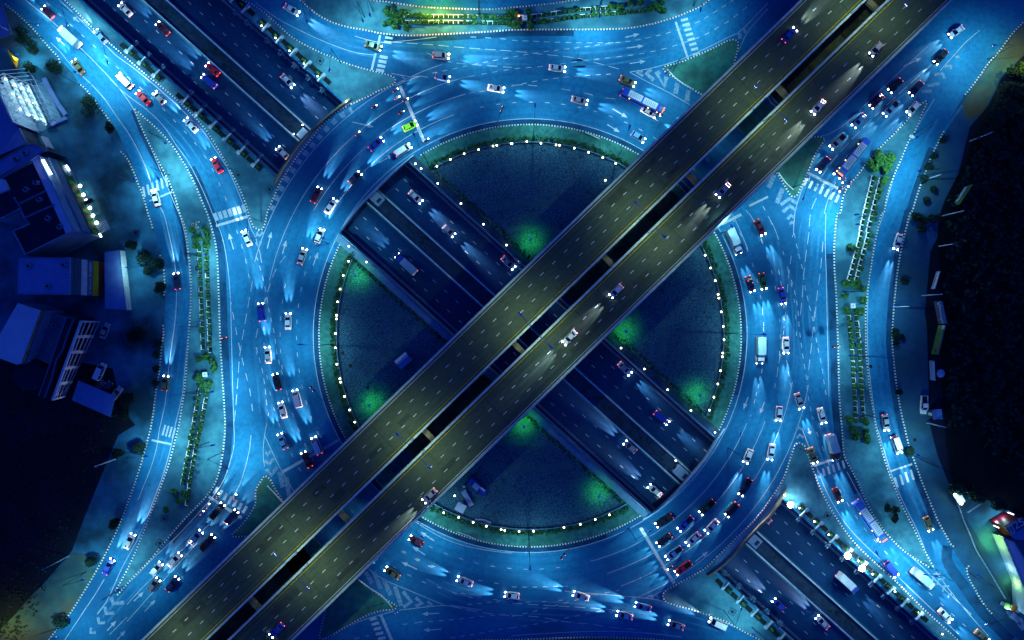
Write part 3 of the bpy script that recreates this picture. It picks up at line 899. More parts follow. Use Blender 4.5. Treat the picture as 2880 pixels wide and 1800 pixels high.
def arrows(b):
    for s in ('00: 560,155 515,120', '00: 460,320 395,262', '01: 1655,255 1622,140', '11: 80,250 110,130', '11: 188,285 215,190', '11: 405,370 440,275', '20: 805,265 905,240', '20: 815,340 935,325', '20: 835,450 950,433',
              '20: 715,772 820,835', '20: 675,882 765,938', '10: 685,865 835,900', '10: 870,1155 975,1095', '12: 1265,810 1165,745', '12: 1200,910 1110,850', '12: 1140,1010 1030,960', '02: 950,1235 1020,1170', '02: 1025,1310 1105,1225',
              '02: 760,1445 825,1375', '02: 830,1510 890,1445', '12: 1300,1322 1175,1328', '12: 1315,1435 1185,1443', '21: 1675,1300 1640,1390', '21: 1790,1335 1755,1425', '22: 1300,955 1390,885', '30: 960,470 1090,410', '32: 285,10 300,55'):
        p = [Vector(q) for q in W(s)]
        d = (p[1] - p[0]).normalized(); n = Vector((-d.y, d.x)); L = (p[1] - p[0]).length
        tip = p[1]; nk = tip - d * min(1.7, L * .45)
        b.strip([p[0], nk], .28, ZM + .004)
        b.face([(*(nk - n * .62), ZM + .004), (*tip, ZM + .004), (*(nk + n * .62), ZM + .004)])
marks('turn_arrow', arrows)
def tmarks(b):
    for n in (5.6, 9.1, -6.5, -10.0):
        nn = n * (H - TZ) / H
        b.strip([tr(-320, nn), tr(320, nn)], .2, TZ + .006, dash=(1.25, 3.25), phase=(0.6 if n > 0 else 2.0))
    for n in (12.6, -12.9):
        b.strip([tr(-320, n), tr(320, n)], .12, TZ + .006)
marks('lane_dash', tmarks, 'paint', trench_road)

# median of the sunken road
md = empty('median_strip', label='planted median strip between concrete barriers in the sunken road', cat='median')
k6 = (H - TZ) / H
MB().prism([tr(-320, -2.4 * k6), tr(320, -2.4 * k6), tr(320, 1.6 * k6), tr(-320, 1.6 * k6)], TZ, TZ + .3, 0).obj('planting_bed', M['conc_d'], md)
for n in (1.85 * k6, -2.65 * k6):
    MB().wall([tr(-320, n), tr(320, n)], .46, TZ, TZ + .85, 0).obj('barrier', M['barrier'], md)
for n in (2.35 * k6, -3.15 * k6):
    MB().strip([tr(-320, n), tr(320, n)], .14, TZ + .006, 0).obj('green_line', M['green_line'], md)
lv = MB()
for i in range(900):
    u = random.uniform(-170, 170); n = random.uniform(-2.0, 1.2)
    if random.random() < .5 + .5 * math.sin(u * .21) * math.sin(u * .053 + 1):
        lv.leaves((*tr(u, n), TZ + .45), (.6, .6, .35), 4, .22, 0, .2, nm=2)
lv.obj('ground_cover', [DARKLEAF[1], LEAF[0]], md, kind='stuff')
# guard rails along the outer edges of the sunken road
for n, lab in ((12.95, 'north-east'), (-13.25, 'south-west')):
    r_ = MB()
    r_.wall([tr(-320, n), tr(320, n)], .14, TZ + .45, TZ + .8, 0)
    e = empty('guard_rail', label='long steel guard rail on the %s shoulder of the sunken road' % lab, cat='guard rail')
    r_.obj('rail', M['steel'], e)
    q = MB()
    for i in range(-75, 76):
        q.box((*tr(i * 4, n), TZ + .4), (.14, .14, .8), 0, 0)
    o = q.obj('post', M['pole'], e, kind='stuff')

# ------------------------------------------------------------------ flyover: two decks
M['deck_joint'] = mat('deck_patch', (.020, .036, .036), (.03, .046, .04), .8, .9, 8)
M['deck_wear'] = mat('deck_wear', (.030, .054, .048), (.042, .068, .053), .25, .8, 8, lo=.42, hi=.58)
def flyover(n_out, n_in, rows, ywhite, yyel, lab):
    e = empty('flyover', label=lab, cat='flyover')
    kf = (H - FZ) / H / 10.0
    a, b = sorted((n_out * kf, n_in * kf))
    U0, U1 = -270, 270
    d = MB().prism([fl(U0, a), fl(U1, a), fl(U1, b), fl(U0, b)], FZ - 1.3, FZ, 0, 1, bottom=True)
    for u in range(-255, 256, 34):          # expansion joints, patches and wheel tracks on the surface
        q = u + 4 if n_out < 0 else u - 3
        d.strip([fl(q, a + .4), fl(q, b - .4)], .22, FZ + .0045, 2)
    for k in range(16):
        q = random.uniform(-170, 170); w0 = random.uniform(a + 1.5, b - 4)
        d.strip([fl(q, w0 + 1.2), fl(q + random.uniform(3, 11), w0 + 1.2)], random.uniform(1.2, 2.6), FZ + .003 + .0001 * k, 2)
    for r_ in ((rows[0] - 17), rows[0] + 18, rows[1] + 18):
        for d_ in (-8.5, 8.5):
            d.strip([fl(U0, (r_ + d_) * kf), fl(U1, (r_ + d_) * kf)], .55, FZ + .0015, 3)
    deck = d.obj('deck', [M['asphalt_fly'], M['conc'], M['deck_joint'], M['deck_wear']], e)
    mk = MB()
    for i, r_ in enumerate(rows):
        mk.strip([fl(U0, r_ * kf), fl(U1, r_ * kf)], .20, FZ + .006, 0, dash=(1.25, 3.2), phase=1.0 + 2.1 * i)
    mk.strip([fl(U0, ywhite * kf), fl(U1, ywhite * kf)], .17, FZ + .006, 0)
    mk.obj('lane_dash', M['paint'], deck)
    MB().strip([fl(U0, yyel * kf), fl(U1, yyel * kf)], .20, FZ + .006, 0).obj('yellow_line', M['yellow'], deck)
    for nn in (n_out, n_in):
        q = nn * kf
        MB().wall([fl(U0, q), fl(U1, q)], .55, FZ - .9, FZ + .95, 0).obj('parapet', M['conc_l'], e)
    c = (a + b) / 2
    for u in (-138, -104, -70, -38, -4, 30, 62, 96, 130):
        pr = MB()
        x, y = fl(u, c)
        pr.box((x, y, FZ - 1.9), (2.0, (b - a) * .92, 1.2), FA, 0)
        pr.tube((x, y, TZ if abs(tr_n(x, y)) < 14 else 0), (x, y, FZ - 2.4), 1.0, 1.1, 14, 0)
        pr.obj('pier', M['conc'], e)
    return e
def tr_n(x, y):
    return Vector((x, y)).dot(TN)
fly1 = flyover(-78, 46, (-34, 2), -69, 37, 'north-western flyover deck, grey roadway with three lanes')
for u in (-138, -104, -70, -38, -4, 30, 62, 96, 130):
    MB().box((*fl(u, 68 * (H - FZ) / H / 10), FZ - 1.9), (1.5, 4.6, 1.0), FA, 0).obj('lit_patch_beam', M['tan'], fly1)  # tan beams added in place of the lit wall patches in the gap
flyover(214, 91, (138, 174), 206, 101, 'south-eastern flyover deck, grey roadway with three lanes')

# ------------------------------------------------------------------ street lamps
def spot_data(name, power, ang, col, blend=.8, rad=.25):
    d = bpy.data.lights.new(name, 'SPOT')
    d.energy = power; d.spot_size = R(ang); d.spot_blend = blend; d.color = col; d.shadow_soft_size = rad
    return d
def light(name, data, parent, loc, direction=(0, 0, -1)):
    o = bpy.data.objects.new(name, data)
    COL.objects.link(o)
    if parent: o.parent = parent
    o.location = loc
    o.rotation_euler = Vector(direction).to_track_quat('-Z', 'Y').to_euler()
    return o
LC = (.46, .95, 1.0)
LD = {}
def ldata(power, col=LC, ang=152):
    k = (power, col, ang)
    if k not in LD:
        LD[k] = spot_data('street_light', power, ang, col)
    return LD[k]
LAMP_H = 10.5
def street_lamp(base, head, power, label, group, col=LC, h=LAMP_H, z0=.15, pale=False, ang=156, fly=False):
    """tall pole at base with an arm out to a lamp head; positions are plan points"""
    b, hd = Vector(base), Vector(head)
    d = hd - b
    if d.length > 5.5: d = d.normalized() * 5.5
    L = d.length
    e = empty('street_lamp', (b.x, b.y, z0), math.atan2(d.y, d.x), label=label, cat='street lamp', group=group)
    pm = M['head_blue'] if fly else (M['pole_l'] if pale else M['pole'])
    MB().tube((0, 0, 0), (0, 0, h - .8), .11, .07, 8).tube((0, 0, 0), (0, 0, .25), .22, .2, 8).obj('pole', pm, e)
    arm = MB()
    prev = Vector((0, 0, h - .8))
    for i in range(1, 6):
        t_ = i / 5
        q = Vector((L * t_, 0, h - .8 + .8 * math.sin(t_ * math.pi / 2)))
        arm.tube(prev, q, .06, .05, 6); prev = q
    arm.obj('arm', pm, e)
    hm = MB()
    hm.ball((L + .45, 0, h + .02), .5, 0, 10, 6, (1.35, .5, .3))
    hm.obj('lamp_head', M['head_blue'] if not pale else M['pole'], e, smooth=True)
    MB().face([(L + .1, -.16, h - .16), (L + .1, .16, h - .16), (L + .8, .16, h - .16), (L + .8, -.16, h - .16)]).obj('lens', M['lamp_under'], e)
    light('street_light', ldata(power, col, ang), e, (L + .45, 0, h - .3))
    return e
P1 = 8000
def lamp2(s, power, label, group, **kw):
    """s: base (ground pixel) then head (pixel, unprojected at lamp height)"""
    q = S(s)
    b = P(*q[0]); hd = P(*q[1], kw.get('h', LAMP_H))
    return street_lamp(b, hd, power * P1, label, group, **kw)

gi = 'street lamps on the rim of the round island'
for s, w, lab in (
    ('11: 515,215 465,178', 1.0, 'street lamp on the round island rim above the sunken road, western arc'),
    ('11: 512,928 325,930', 1.1, 'dark street lamp reaching west over the ring lanes from the round island'),
    ('20: 150,962 163,760', 1.1, 'street lamp reaching north over the ring lanes from the round island'),
    ('20: 750,1105 828,910', 1.05, 'street lamp on the round island rim beside the flyover, north arc'),
    ('10: 1215,1150 1125,965', .85, 'street lamp on the round island rim near the green car'),
    ('21: 1480,140 1560,97', .9, 'street lamp on the round island rim beside the flyover, east arc'),
    ('21: 1545,848 1775,858', 1.1, 'dark street lamp reaching east over the ring lanes from the round island'),
    ('22: 1530,150 1620,20', .55, 'street lamp on the round island rim beside the south-east bridge'),
    ('12: 1168,668 1165,770', .95, 'street lamp beside the flyover reaching over the southern ring lanes'),
    ('22: 120,850 128,992', .9, 'street lamp reaching south over the ring lanes from the round island'),
    ('22: 830,720 965,745', .7, 'small-headed street lamp beside the queue of cars at the southern stop line')):
    lamp2(s, w, lab, gi)
gw = 'street lamps on the west islands and verge'
for s, w, lab in (
    ('01: 1430,300 1530,300', 1.5, 'pale street lamp among the upper planters of the west island'),
    ('01: 1400,800 1600,700', .6, 'street lamp halfway down the west island planters'),
    ('01: 1470,1255 1620,1250', 1.7, 'street lamp below the shrub clump on the west island'),
    ('02: 1480,110 1620,110', .8, 'street lamp at the lower end of the west island planters'),
    ('00: 1180,1000 1350,1130', 1.0, 'street lamp on the pointed upper end of the west island'),
    ('00: 1200,1240 1120,1260', 1.1, 'street lamp beside the upper crossing of the west frontage road'),
    ('00: 560,600 640,520', 1.0, 'street lamp on the western verge beside the lit frame building'),
    ('00: 300,270 390,190', 1.0, 'street lamp on the western verge near the upper left corner'),
    ('00: 880,400 760,430', 1.5, 'street lamp on the strip between the second road and the sunken road'),
    ('00: 600,150 480,180', 1.0, 'street lamp on the strip at the top of the second road'),
    ('00: 950,1290 1060,1300', .5, 'street lamp on the western verge opposite the striped wall'),
    ('02: 1030,170 1110,200', 1.3, 'street lamp on the western verge beside the lower crossing'),
    ('02: 610,1030 720,1040', .8, 'street lamp on the bare south-western verge'),
    ('02: 870,1130 960,1090', .6, 'street lamp at the pointed lower end of the west island'),
    ('02: 430,1420 560,1440', 1.0, 'street lamp on the south-western verge at the bottom edge'),
    ('02: 1580,180 1720,330', .9, 'street lamp near the lower crossing of the second road'),
    ('11: 40,60 -60,110', .8, 'street lamp at the tip of the north-west triangle island'),
    ('00: 1640,1200 1560,1180', .3, 'street lamp on the edge of the north-west triangle island')):
    lamp2(s, w, lab, gw)
gn = 'street lamps along the northern plaza and triangle'
for s, w, lab in (
    ('10: 770,120 770,188', .8, 'short-shadowed street lamp at the west end of the north plaza'),
    ('10: 830,80 828,190', .9, 'taller street lamp at the west end of the north plaza'),
    ('10: 1587,110 1587,190', 1.6, 'street lamp by the red signal light on the north plaza'),
    ('20: 615,85 608,175', 1.7, 'street lamp at the east end of the north plaza planters'),
    ('20: 1285,45 1330,110', 1.3, 'street lamp at the pointed east end of the north plaza'),
    ('10: 600,445 520,530', .9, 'street lamp on the northern triangle beside the wall planters'),
    ('10: 400,130 380,210', .6, 'street lamp on the corner of the brick-patterned north plaza'),
    ('20: 1140,500 1060,560', .9, 'street lamp on the green north-east island'),
    ('20: 60,300 60,290', .01, 'unlit street lamp head above the northern weave')):
    if w > .05: lamp2(s, w, lab, gn)
ge_ = 'street lamps on the east islands and shoulder'
for s, w, lab in (
    ('31: 640,30 550,20', 1.5, 'street lamp beside the upper planters of the east island'),
    ('31: 650,110 560,80', .7, 'second street lamp beside the upper planters of the east island'),
    ('31: 560,560 450,560', .5, 'street lamp beside the shrub clump on the east island'),
    ('31: 600,1005 520,1005', 1.3, 'street lamp beside the lower planters of the east island'),
    ('31: 660,1420 560,1400', .1, 'street lamp at the bottom of the east island planters'),
    ('31: 900,665 790,640', .7, 'street lamp on the eastern shoulder beside the outer road'),
    ('30: 1060,1250 960,1230', 1.3, 'street lamp on the eastern shoulder beside the yellow board'),
    ('30: 1020,960 1000,1010', .7, 'street lamp at the pointed upper end of the east island'),
    ('30: 1560,420 1470,330', 1.2, 'street lamp on the eastern shoulder near the upper right corner'),
    ('32: 1040,210 950,150', 1.2, 'street lamp on the eastern shoulder above the lower crossing'),
    ('32: 1150,1000 1190,1060', 1.1, 'street lamp at the pointed lower end of the east island'),
    ('32: 1430,1040 1500,1060', .7, 'street lamp on the south-eastern verge by the wire fence'),
    ('32: 1100,960 1040,1040', .7, 'street lamp behind the lower tip of the east island'),
    ('32: 1500,1250 1560,1400', .9, 'street lamp on the south-eastern verge at the bottom edge'),
    ('32: 700,930 760,880', .6, 'street lamp on the long south-eastern triangle'),
    ('32: 230,160 170,120', .6, 'street lamp on the tip of the south-eastern triangle'),
    ('30: 180,1330 250,1400', 1.0, 'street lamp on the tip of the north-east island by the zebra crossing'),
    ('22: 1500,1300 1620,1300', .35, 'street lamp on the south triangle beside the wall planters'),
    ('22: 1700,1420 1720,1480', .8, 'street lamp beside the lower edge of the south triangle'),
    ('12: 900,1250 1000,1320', .25, 'street lamp on the dark south-west island')):
    lamp2(s, w, lab, ge_)

# flyover lamps: slim arms from the inner parapets, heads over the lanes, warmer light
WARM = (.84, 1.0, .50)
for i, (hs, side) in enumerate((('20: 1728,630', 1), ('20: 880,1450', 1), ('21: 65,722', 1), ('12: 1015,60', 1), ('12: 150,910', 1), ('20: 2500,-40', 1), ('02: 1150,1600', 1),
                              ('30: 960,35', 2), ('30: 110,845', 2), ('21: 1065,160', 2), ('21: 265,937', 2), ('12: 1220,275', 2), ('12: 365,1127', 2))):
    hp = Vector(P(*S(hs)[0], FZ + 9.5))
    kf = (H - FZ) / H / 10
    n = (46 if side == 1 else 91) * kf
    bp = fl(hp.dot(FU), n)
    L = (Vector(bp) - hp).length
    where = ['above the NE bend of the ring', 'over the north plaza sector', 'above the middle of the crossing', 'over the west plaza sector', 'beside the lower median gap', 'near the top edge', 'near the bottom edge',
             'near the top right', 'above the parked bus road', 'over the east plaza sector', 'above the middle of the crossing', 'over the bottom plaza sector', 'near the bottom gore'][i]
    street_lamp(bp, (hp.x, hp.y), 4300 if i not in (0, 7) else 3000, 'slim blue-headed flyover lamp on the %s deck %s' % ('north-west' if side == 1 else 'south-east', where), 'lamps along the flyover median', WARM, 9.5, FZ + .95, ang=166, fly=True)

# two yellow lamps: north road and far east shoulder
for s, p, lab in (('10: 1290,-40 1290,22', 1.5, 'yellow-glowing street lamp over the northern side road'), ('30: 1860,440 1795,420', .45, 'yellow street lamp by the trees on the upper right shoulder'), ('02: -40,1470 30,1440', .4, 'yellowish street lamp in the lower left corner')):
    lamp2(s, p, lab, 'yellow street lamps', col=(1, .86, .10), h=8.0)
    hq = S(s)[1]
    x, y = P(*hq, 8.3)

# ------------------------------------------------------------------ traffic signal masts
def signal(s, label):
    q = S(s)
    b, hd = Vector(P(*q[0])), Vector(P(*q[1], 6.2))
    d = hd - b
    L = d.length
    e = empty('traffic_signal', (b.x, b.y, .15), math.atan2(d.y, d.x), label=label, cat='traffic light', group='traffic signal masts')
    MB().tube((0, 0, 0), (0, 0, 6.1), .12, .09, 8).obj('pole', M['pole'], e)
    MB().tube((0, 0, 6.0), (L, 0, 6.2), .08, .06, 6).obj('mast_arm', M['pole'], e)
    for k in (L, L - 1.3):
        hs = MB().box((k, 0, 6.1), (.55, .35, 1.0), 0, 0).obj('signal_head', M['trim'], e)
        MB().box((k, .19, 6.42), (.26, .04, .26), 0, 0).obj('lens', M['redlamp'], hs)
for s, lab in (('11: 512,1308 390,1230', 'dark traffic signal mast over the western ring lanes'), ('10: 1715,900 1750,760', 'dark traffic signal mast over the northern ring lanes'),
               ('21: 1545,470 1700,498', 'dark traffic signal mast over the eastern ring lanes'), ('22: 390,812 350,930', 'dark traffic signal mast over the southern ring lanes'),
               ('01: 1490,920 1610,885', 'dark traffic signal mast leaning from the west planters over the second road'), ('31: 590,885 465,945', 'dark traffic signal mast leaning from the east planters over the road')):
    signal(s, lab)

# ------------------------------------------------------------------ plaza rim: fence, hedges, globe lamps
sect = {'north': (60, 123), 'west': (151, 209), 'south': (238, 302), 'east': (-32, 32)}
def ok(p, m=.6):
    n = Vector(p).dot(TN)
    return n > T_NE + 1.0 + m or n < T_SW - 1.0 - m
for nm, (a0, a1) in sect.items():
    arc = [rc(55.3, a0 + (a1 - a0) * i / 120) for i in range(121)]
    arc = [p for p in arc if ok(p, 1.5)]
    hb = MB()
    for i in range(len(arc) - 1):
        p = Vector(arc[i])
        dens = 9 if random.random() > .12 else 4
        hb.leaves((p.x + random.gauss(0, .2), p.y + random.gauss(0, .2), .75), (.75, .75, .65), dens, .26, 0, .3, nm=3)
    hb.obj('hedge', [LEAF[0], LEAF[0], LEAF[1]], label='dark clipped hedge curving round the %s plaza sector' % nm, cat='hedge', group='hedges around the plaza')
    fe = empty('fence', label='low rail fence with lamp posts curving along the %s plaza sector' % nm, cat='fence')
    fa = [p for p in [rc(54.2, a0 + (a1 - a0) * i / 60) for i in range(61)] if ok(p, 1.5)]
    MB().wall(fa, .30, .15, .55, 0).obj('plinth', M['conc_d'], fe)
    MB().wall(fa, .07, 1.05, 1.12, 0).obj('rail', M['steel'], fe)
    q = MB()
    for p in fa[::2]:
        q.box((p[0], p[1], .8), (.09, .09, .6), 0, 0)
    q.obj('post', M['pole'], fe)
gl_post = MB().tube((0, 0, 0), (0, 0, 1.35), .07, .06, 6).mesh('post', M['pole'])
gl_globe = MB().ball((0, 0, 1.6), .24, 0, 10, 7).mesh('globe', M['globe'])
globes = {'north': '10: 1282,1178 1378,1130 1475,1090 1577,1060 1680,1035 1706,1030 1808,1018; 20: 0,1018 105,1003 205,1015 312,1027 337,1030 441,1050 543,1080 643,1117 735,1158 662,1278',
          'west': '11: 655,340 618,440 596,537 578,627 571,723 570,748 564,852 562,953 573,1069 594,1172 600,1197 627,1298 663,1394 700,1480',
          'south': '12: 1408,490 1330,610 1436,643 1539,678 1633,706 1738,730 1763,735; 22: 50,743 152,741 368,714 484,692 590,658 692,625',
          'east': '21: 1369,297 1408,387 1441,477 1461,574 1466,601 1483,698 1497,801 1503,895 1494,990 1491,1016 1478,1115 1459,1209 1431,1303 1399,1395'}
def globe(x, y, label, group):
    e = empty('bollard_lamp', (x, y, .15), label=label, cat='bollard lamp', group=group)
    add('post', gl_post, e); add('globe', gl_globe, e)
    return e
for nm, s in globes.items():
    for x, y in S(s):
        gx, gy = P(x, y, 1.75)
        globe(gx, gy, 'white glowing globe lamp on the fence of the %s plaza sector' % nm, 'globe lamps of the %s plaza sector' % nm)
for nm, s in (('north-east', '10: 1130,1160 1170,1195 1288,1300 1452,1443; 11: 1612,78 1775,225; 21: 773,955 938,1103 1103,1250 1268,1398'), ('south-west', '11: 658,233 782,345')):
    for x, y in S(s):
        gx, gy = P(x, y, 1.75)
        globe(gx, gy, 'white glowing globe lamp on the path along the %s edge of the sunken road' % nm, 'globe lamps on the %s path' % nm)
# dark hedge strips between path and plaza
for n, lab in ((16.5, 'north-east'), (-17.3, 'south-west')):
    hb = MB()
    u = u_at(nw_in, n) + 7
    while u < u_at(se_in, n) - 7:
        hb.leaves((*tr(u, n), .6), (.7, .7, .5), 5, .26, 0, .3, nm=2)
        u += .62
    hb.obj('hedge', [DARKLEAF[0], DARKLEAF[1]], label='straight dark hedge between the %s path and the plazas' % lab, cat='hedge')
    MB().wall([tr(u_at(nw_in, n) + 1, n * .822), tr(u_at(se_in, n) - 1, n * .822 if n > 0 else n * .838)], .08, .15, 1.2, 0).obj('railing', M['steel'], label='thin steel railing along the %s edge of the sunken road' % lab, cat='railing')

# green garden spotlights in the plazas
GREEN = (.10, 1.0, .12)
gd = bpy.data.lights.new('garden_light', 'SPOT'); gd.energy = 2100; gd.color = GREEN; gd.spot_size = R(150); gd.spot_blend = 1; gd.shadow_soft_size = .2
gp = MB().tube((0, 0, 0), (0, 0, 3.9), .06, .05, 6).mesh('pole', M['pole'])
gc = MB().ball((0, 0, 4.0), .42, 0, 12, 6, (1, 1, .35)).mesh('lamp_cap', M['head_blue'], True)
for s, lab in (('11: 700,440', 'upper corner of the west plaza'), ('11: 803,1360', 'lower corner of the west plaza'), ('21: 132,185', 'inner corner of the north plaza'), ('21: 808,838', 'inner corner of the east plaza'),
               ('21: 1333,1290', 'lower corner of the east plaza'), ('22: 85,0', 'inner corner of the south plaza'), ('22: 620,492', 'outer corner of the south plaza')):
    x, y = P(*S(s)[0], 4)
    e = empty('garden_lamp', (x, y, .16), label='round-capped garden lamp casting green light in the %s' % lab, cat='garden lamp', group='green garden lamps of the plazas')
    add('pole', gp, e); add('lamp_cap', gc, e)
    light('garden_light', gd, e, (0, 0, 3.75))

# ------------------------------------------------------------------ planters and shrubs
M['planter_lit'] = mat('planter_lit_side', (.85, .9, .88), (.6, .7, .7), 2, .6)
SH = []
for i in range(4):
    m_ = MB()
    m_.tube((0, 0, 0), (0, 0, .7), .06, .04, 5, 3)
    m_.leaves((0, 0, .95), (.62, .62, .65), 85, .2, 0, .35, nm=3)
    SH.append(m_.mesh('shrub', LEAF + [M['bark']]))
pl_m = MB()
pl_m.box((0, -.48, .17), (1.3, .16, .34), 0, 0).box((.63, .0, .17), (.14, .8, .34), 0, 0).box((-.02, .02, .1), (1.14, .82, .2), 0, 1).box((0, .47, .13), (1.3, .10, .26), 0, 2).box((-.62, 0, .13), (.10, .82, .26), 0, 2)  # light painted in: lit rim sides white, shaded rim sides dark
pl_me = pl_m.mesh('planter', [M['planter_lit'], M['soil_bed'], M['conc_d']])
def planter_row(s, per, flip, where, scale=1.0):
    pts = cr(W(s, .3), .5)
    pl = [Vector(p) for p in pts]
    acc = 0.0; nxt = 0.0
    for i in range(1, len(pl)):
        d = (pl[i] - pl[i - 1]).length
        while acc + d >= nxt:
            q = pl[i - 1] + (pl[i] - pl[i - 1]) * ((nxt - acc) / max(d, 1e-6))
            v = pl[i] - pl[i - 1]
            a_ = math.atan2(v.y, v.x) + (math.pi if flip else 0)
            add('planter', pl_me, loc=(q.x, q.y, .15), rz=a_, label='small white-rimmed planter in the rows on the %s' % where, cat='planter', group='planters on the %s' % where)
            o = add('shrub', random.choice(SH), loc=(q.x - math.sin(a_) * .28 + random.gauss(0, .06), q.y + math.cos(a_) * .28 + random.gauss(0, .06), .3), rz=random.uniform(0, 6), label='small round shrub in a white-rimmed planter on the %s' % where, cat='shrub', group='shrubs in planters on the %s' % where)
            k = scale * random.choice((.5, .8, .9, 1.0, 1.15)) * random.uniform(.85, 1.1); o.scale = (k, k, k)
            nxt += per
        acc += d
WI, EI, NI = 'west island', 'east island', 'north plaza'
planter_row('01: 1412,255 1440,980', 1.62, False, WI)
planter_row('01: 1463,235 1490,1000', 1.62, False, WI)
planter_row('01: 1418,1260 1395,1370 1372,1500; 02: 1350,120 1320,260 1290,420', 1.62, False, WI)
planter_row('01: 1475,1250 1450,1370 1428,1500; 02: 1400,100 1370,250 1345,400 1325,560', 1.62, False, WI)
planter_row('e2: 1065,560 850,1480; 31: 655,160 615,320 575,460', 1.6, False, EI)
planter_row('e2: 1210,600 985,1500; 31: 710,150 660,330 622,480', 1.6, False, EI)
planter_row('31: 572,740 590,930 605,1150 625,1490', 1.6, True, EI)
planter_row('31: 626,740 645,930 658,1150 678,1490', 1.6, True, EI)
planter_row('n1: 500,248 1200,250 2090,262; 20: 180,112 320,92 500,70 640,58 800,45', 1.38, True, NI)
planter_row('n1: 500,338 1200,338 2050,350; 20: 220,155 400,128 600,105 780,90 960,75', 1.38, True, NI)
def clump(s, r, label, group=None, hgt=None, leaf=LEAF, n=170, name='bush', cat='bush', z0=.15, size=.3):
    for x, y in S(s):
        hgt_ = hgt or r * .9
        wx, wy = P(x, y, hgt_)
        m_ = MB()
        for k in range(3):
            m_.tube((random.gauss(0, .1), random.gauss(0, .1), 0), (random.gauss(0, r * .35), random.gauss(0, r * .35), hgt_ * .8), .06, .03, 5, 3)
        for k in range(6):
            a_ = random.uniform(0, 6.3); d_ = r * random.uniform(.1, .6)
            m_.leaves((d_ * math.cos(a_), d_ * math.sin(a_), hgt_ * random.uniform(.7, 1.05)), (r * .55, r * .55, r * .5), n // 6, size, 0, .35, nm=len(leaf))
        mm = list(leaf)[:3]
        while len(mm) < 3: mm.append(mm[-1])
        m_.obj(name, mm + [M['bark']], loc=(wx, wy, z0), label=label, cat=cat, group=group)
g1 = 'bushes in the west island clumps'
clump('w4: 200,325 245,430 250,530 370,310 390,385 390,450 380,520 300,430', 1.0, 'leafy green bush at the upper end of the west planters', g1)
clump('01: 1405,1030 1460,1015 1510,1050 1420,1150 1400,1180 1490,1200 1515,1110 1440,1215', 1.2, 'leafy green bush around the white box on the west island', 'bushes around the west box')
clump('02: 1265,530 1225,460 1300,480 1180,590', 1.0, 'leafy bush at the lower end of the west planters', 'bushes below the west planters')
clump('e2: 1180,80 1030,270 1170,180 1110,330 1110,400 1240,170 1330,180 1390,130 1400,220 1440,190 1380,310 1310,340 1320,420 1290,300 1170,260 1310,600', 1.25, 'bright green bush at the upper end of the east planters', 'bushes at the head of the east planters', leaf=[LEAF[1], LEAF[2], LEAF[2]])
clump('31: 550,500 545,580 555,690 640,490 665,540 670,620 660,690 620,520 600,500 640,700', 1.15, 'leafy bush around the white box on the east island', 'bushes around the east box')
clump('31: 575,1465; 31: 690,1480; 32: 600,15 640,60 690,40 700,90 620,80', 1.2, 'leafy bush at the lower end of the east planters', 'bushes below the east planters')
clump('n1: 235,220 240,320 190,355 300,270 370,310 410,170 480,180 330,395 490,415 440,340 300,195 180,160 380,250', .95, 'leafy bush at the west end of the north planters', 'bushes at the west end of the north planters')
clump('n1: 2040,190 2050,270 2060,350 2110,380 2160,200 2200,400 2100,180 2350,180 2380,300 2390,400', .95, 'leafy bush around the white box on the north plaza', 'bushes around the north box')
clump('20: 700,45 760,40 840,25 910,15 1020,35 1040,50 1060,20 1075,80 990,60', 1.0, 'leafy bush at the east end of the north planters', 'bushes at the east end of the north planters')
# white service boxes in the clumps
for s, lab in (('01: 1452,1143', 'white service box between bushes on the west island'), ('31: 603,655', 'white service box between bushes on the east island'), ('n1: 2290,270', 'white service box between bushes on the north plaza')):
    x, y = P(*S(s)[0], 1.6)
    e = empty('service_box', (x, y, .15), .05, label=lab, cat='cabinet', group='white service boxes')
    MB().box((0, 0, .7), (1.1, 1.1, 1.4), 0, 0).obj('cabinet', M['conc'], e)
    MB().box((0, 0, 1.46), (1.35, 1.35, .12), 0, 0).obj('lid', M['kerb_w'], e)
    MB().box((.56, 0, .7), (.03, .7, 1.0), 0, 0).obj('door', M['conc_d'], e)
    MB().box((.0, 0, 1.54), (.3, .3, .05), 0, 0).obj('vent', M['trim'], e)
x, y = P(*S('n1: 2200,243')[0], 2)
e = empty('signal_lamp', (x, y, .15), label='small glowing red lamp on a post on the north plaza', cat='lamp')
MB().tube((0, 0, 0), (0, 0, 1.8), .06, .05, 6).obj('post', M['pole'], e)
MB().ball((0, 0, 1.95), .24, 0, 8, 6).obj('lamp', M['redlamp'], e)
MB().tube((0, 0, 1.66), (0, 0, 1.78), .2, .2, 8).obj('collar', M['trim'], e)

